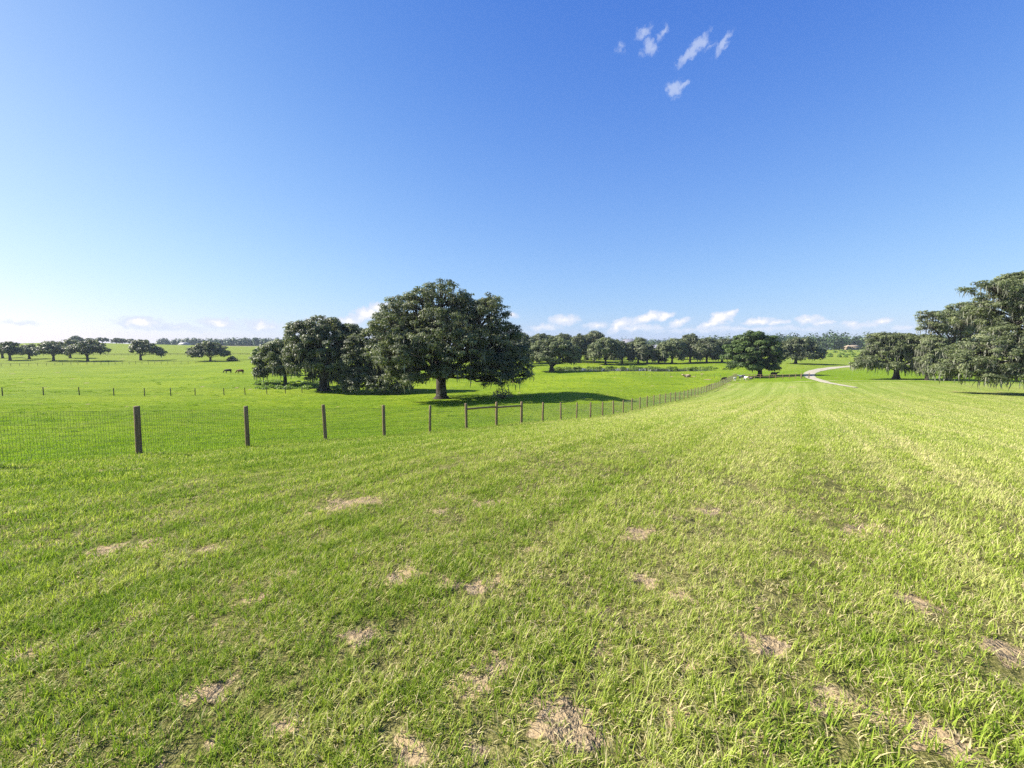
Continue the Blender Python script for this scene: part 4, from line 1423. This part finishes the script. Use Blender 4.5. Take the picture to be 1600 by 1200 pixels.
lines = n.noise(n.combine(n.math('MULTIPLY', al, 0.02), n.math('MULTIPLY', ac, 1.5), 4.0), 1.0, 3, 0.6)
yel = n.math('ADD', yel, n.math('MULTIPLY', n.math('SUBTRACT', n.smooth(lines, 0.50, 0.60), 0.35), 0.34))
t = n.math('ADD', n.math('ADD', n.math('MULTIPLY', tint, 0.75), yel), n.math('MULTIPLY', n.math('SUBTRACT', oi.outputs['Random'], .5), 0.35))
c = n.mix(n.smooth(t, 0.0, 0.5), (0.150, 0.240, 0.021), (0.310, 0.385, 0.055))
c = n.mix(n.smooth(t, 0.45, 0.95), c, (0.44, 0.47, 0.145))
straw = n.smooth(n.math('ADD', tint, n.math('MULTIPLY', yel, 0.5)), 0.86, 1.04)
c = n.mix(straw, c, (0.58, 0.50, 0.27))
mot = n.noise(n.vmath('MULTIPLY', P, (.6, 1.3, 0)), 0.55, 5, 0.75)
pc = n.mix(n.smooth(mot, 0.44, 0.60), (0.235, 0.365, 0.016), (0.105, 0.205, 0.010))
pc = n.mix(n.smooth(big, 0.52, 0.70), pc, (0.26, 0.34, 0.03))
c = n.mix(n.math('MULTIPLY', n.math('SUBTRACT', 1.0, side), 0.75), c, pc)
p = principled(n, c, 0.6, 0.10)
tr = n.node('ShaderNodeBsdfTranslucent')
n.put(tr.inputs['Color'], n.mix(1.0, c, (1.2, 1.25, .8), 'MULTIPLY'))
mx = n.node('ShaderNodeMixShader'); mx.inputs[0].default_value = 0.38
n.l.new(p.outputs[0], mx.inputs[1]); n.l.new(tr.outputs[0], mx.inputs[2])
n.l.new(mx.outputs[0], out.inputs[0])
M['blade'] = m


def tuft(seed, n_, rad, h0, h1_, wd, seg=3, straw=0.12, flat=0.0):
    g = np.random.default_rng(seed)
    V = []; Fq = []; T = []; A = []
    nv = 0
    # blades spring from several growing points
    nc = max(2, n_ // 7)
    cc = np.c_[rad * np.sqrt(g.random(nc)) * np.cos(g.uniform(0, 6.28, nc)), rad * np.sqrt(g.random(nc)) * np.sin(g.uniform(0, 6.28, nc))]
    a_ = g.uniform(0, 6.28, nc); r_ = rad * np.sqrt(g.random(nc)); cc = np.c_[r_ * np.cos(a_), r_ * np.sin(a_)]
    for i in range(n_):
        c = cc[g.integers(nc)] + g.normal(0, rad * 0.10, 2)
        az_ = g.uniform(0, 6.28)
        hh = g.uniform(h0, h1_)
        is_straw = g.random() < straw
        bend = g.uniform(0.25, 1.1) + flat * g.random()
        if is_straw: bend += 0.5
        dx_, dy_ = math.cos(az_), math.sin(az_)
        px, py = -dy_, dx_
        w0 = wd * g.uniform(0.7, 1.3)
        t_ = min(1.0, 0.97 + g.random() * .1) if is_straw else min(.82, abs(g.normal(.38, .2)))
        for s in range(seg + 1):
            f_ = s / seg
            ang = bend * f_
            x = c[0] + dx_ * hh * math.sin(ang) * f_ * .9
            y = c[1] + dy_ * hh * math.sin(ang) * f_ * .9
            z = hh * f_ * math.cos(ang * .75) - 0.01
            ww = w0 * (1 - f_ ** 1.6) + .0002
            V += [(x - px * ww, y - py * ww, z), (x + px * ww, y + py * ww, z)]
            T += [t_, t_]; A += [f_, f_]
        for s in range(seg):
            k = nv + 2 * s
            Fq.append((k, k + 1, k + 3, k + 2))
        nv += 2 * (seg + 1)
    return np_mesh('grass_tuft', V, np.array(Fq), M['blade'], True, {'tint': T, 'along': A})


def scatter_tufts(name, label, protos, pts, scl, rot, pick):
    """one object: points with attributes; geometry nodes put a tuft on each"""
    me = bpy.data.meshes.new(name)
    me.vertices.add(len(pts))
    me.vertices.foreach_set('co', np.asarray(pts, np.float32).ravel())
    for k, a in (('scl', scl), ('rot', rot)):
        at_ = me.attributes.new(k, 'FLOAT', 'POINT'); at_.data.foreach_set('value', np.asarray(a, np.float32))
    at_ = me.attributes.new('pick', 'INT', 'POINT'); at_.data.foreach_set('value', np.asarray(pick, np.int32))
    me.update()
    o = obj(name, me)
    tag(o, label, 'grass', kind='stuff')
    col = bpy.data.collections.new(name + '_kinds')
    for i, pm_ in enumerate(protos):
        po = bpy.data.objects.new('%s_kind_%02d' % (name, i), pm_)
        col.objects.link(po)
    ng = bpy.data.node_groups.new(name + '_nodes', 'GeometryNodeTree')
    ng.interface.new_socket('Geometry', in_out='INPUT', socket_type='NodeSocketGeometry')
    ng.interface.new_socket('Geometry', in_out='OUTPUT', socket_type='NodeSocketGeometry')
    N = ng.nodes; L_ = ng.links
    gi = N.new('NodeGroupInput'); go = N.new('NodeGroupOutput')
    ci = N.new('GeometryNodeCollectionInfo'); ci.inputs['Collection'].default_value = col
    ci.inputs['Separate Children'].default_value = True; ci.inputs['Reset Children'].default_value = True
    ip = N.new('GeometryNodeInstanceOnPoints'); ip.inputs['Pick Instance'].default_value = True

    def na(nm, ty):
        q = N.new('GeometryNodeInputNamedAttribute'); q.data_type = ty; q.inputs['Name'].default_value = nm
        return q.outputs['Attribute']
    cx = N.new('ShaderNodeCombineXYZ')
    L_.new(na('rot', 'FLOAT'), cx.inputs[2])
    L_.new(gi.outputs[0], ip.inputs['Points'])
    L_.new(ci.outputs[0], ip.inputs['Instance'])
    L_.new(na('pick', 'INT'), ip.inputs['Instance Index'])
    L_.new(cx.outputs[0], ip.inputs['Rotation'])
    L_.new(na('scl', 'FLOAT'), ip.inputs['Scale'])
    L_.new(ip.outputs[0], go.inputs[0])
    md = o.modifiers.new('tufts', 'NODES'); md.node_group = ng
    return o


def scatter_zone(r0, r1, dens, g, half=math.radians(60)):
    n_ = int(dens * half * (r1 * r1 - r0 * r0))
    r = np.sqrt(g.uniform(r0 * r0, r1 * r1, n_)); a = g.uniform(-half, half, n_)
    return r * np.sin(a), r * np.cos(a)


def grass_zone(name, label, r0, r1, dens, protos, g, smin, smax, mowh=1.0, keep_bare=0.8):
    x, y = scatter_zone(r0, r1, dens, g)
    b_ = bareness(x, y)
    thin = np.clip(b_ * 1.25, 0, 1)
    keep = g.random(len(x)) > thin * keep_bare
    cl_ = vnoise(x, y, 14.0, 6.0) * .55 + vnoise(x, y, 5.0, 1.0) * .45
    keep &= g.random(len(x)) > np.clip((0.58 - cl_) * 3.6, 0, 0.9) * np.clip((x + 9) / 9, .35, 1)
    x = x[keep]; y = y[keep]; b_ = b_[keep]
    mown, far, s = zones(x, y)
    z = H(x, y)
    fade = np.clip((r1 - np.sqrt(x * x + y * y)) / (r1 * 0.35), 0, 1)
    kp = g.random(len(x)) < fade
    x, y, z, b_ = x[kp], y[kp], z[kp], b_[kp]
    scl = g.uniform(smin, smax, len(x)) * (1 - .35 * b_) * (0.75 + 0.5 * vnoise(x, y, 1.6, 4.0))
    nk = len(protos)
    # straw-rich kinds come last: more of them where the ground is thin
    pr = np.clip(0.10 + 0.35 * vnoise(x, y, 1.1, 8.0) * (0.6 + sstep(x, -3, 4)) + 0.5 * b_, 0, .9)
    ns = nk // 3
    pick = np.where(g.random(len(x)) < pr, g.integers(nk - ns, nk, len(x)), g.integers(0, nk - ns, len(x)))
    return scatter_tufts(name, label, protos, np.c_[x, y, z], scl, g.uniform(0, 6.28, len(x)), pick)


g = np.random.default_rng(77)
P1 = [tuft(500 + i, 30, .10, .018, .070, .0020, 4, .12) for i in range(8)] + [tuft(520 + i, 30, .11, .015, .06, .0020, 4, .6, .9) for i in range(4)]
P2 = [tuft(540 + i, 50, .20, .028, .078, .0030, 3, .08) for i in range(6)] + [tuft(550 + i, 46, .20, .02, .068, .0030, 3, .45, .6) for i in range(3)]
P3 = [tuft(560 + i, 70, .42, .035, .085, .0048, 2, .08) for i in range(6)] + [tuft(570 + i, 60, .42, .025, .075, .0048, 2, .4, .5) for i in range(3)]
P4 = [tuft(580 + i, 150, 1.0, .04, .095, .008, 2, .08) for i in range(4)] + [tuft(590 + i, 150, 1.0, .03, .08, .008, 2, .35, .4) for i in range(2)]
grass_zone('grass', 'thick uneven grass blades of the lawn closest to the viewer', 1.0, 6.0, 620, P1, g, .8, 1.35)
grass_zone('grass', 'grass of the lawn a few steps ahead', 4.2, 15, 95, P2, g, .8, 1.3)
grass_zone('grass', 'grass of the lawn and pasture edge around the near fence posts', 9, 34, 24, P3, g, .8, 1.25)
grass_zone('grass', 'grass of the lower lawn and pasture', 22, 80, 3.2, P4, g, .8, 1.2)

# coarser tussocks and weeds left ungrazed in the pasture
gw = np.random.default_rng(31)
x, y = scatter_zone(14, 170, 0.16, gw, math.radians(54))
mown, far, sd = zones(x, y)
ok = (sd < -0.6) & (gw.random(len(x)) < sstep(vnoise(x, y, .16, 2.0) * .6 + vnoise(x, y, .5, 5.0) * .4, .42, .75)) & ~((np.abs(x - POND_C[0]) < 36) & (np.abs(y - POND_C[1]) < 15))
x, y = x[ok], y[ok]
PW = [tuft(700 + i, 110, .34, .06, .22, .009, 2, .12) for i in range(4)] + [tuft(710 + i, 90, .5, .04, .14, .010, 2, .5, .4) for i in range(2)]
scatter_tufts('weeds', 'coarser tussocks left ungrazed in the pasture beyond the fence', PW, np.c_[x, y, H(x, y)], gw.uniform(.6, 1.6, len(x)), gw.uniform(0, 6.28, len(x)), gw.integers(0, 6, len(x)))
# longer grass left standing along the foot of the wire fence
kk = gw.uniform(-3, 40, 2600)
pxy = np.array([fence_xy(k) for k in kk]) + gw.normal(0, .13, (2600, 2))
PF = [tuft(720 + i, 26, .10, .05, .17, .004, 3, .25) for i in range(4)]
scatter_tufts('weeds', 'longer uncut grass along the foot of the wire fence', PF, np.c_[pxy[:, 0], pxy[:, 1], H(pxy[:, 0], pxy[:, 1])], gw.uniform(.5, 1.3, 2600), gw.uniform(0, 6.28, 2600), gw.integers(0, 4, 2600))

# ------------------------------------------------------------------ the air itself
m, n, out = new_mat('haze')
pv = n.node('ShaderNodeVolumePrincipled')
pv.inputs['Color'].default_value = (0.72, 0.84, 1.0, 1)
pv.inputs['Density'].default_value = 0.00012
pv.inputs['Anisotropy'].default_value = 0.0
n.l.new(pv.outputs[0], out.inputs['Volume'])
b = MB()
b.box((0, 0, 6), (30000, 30000, 66))
hz = obj('haze', b.mesh('haze', m, False))
tag(hz, 'thin blue haze over the whole landscape', 'haze', kind='stuff')
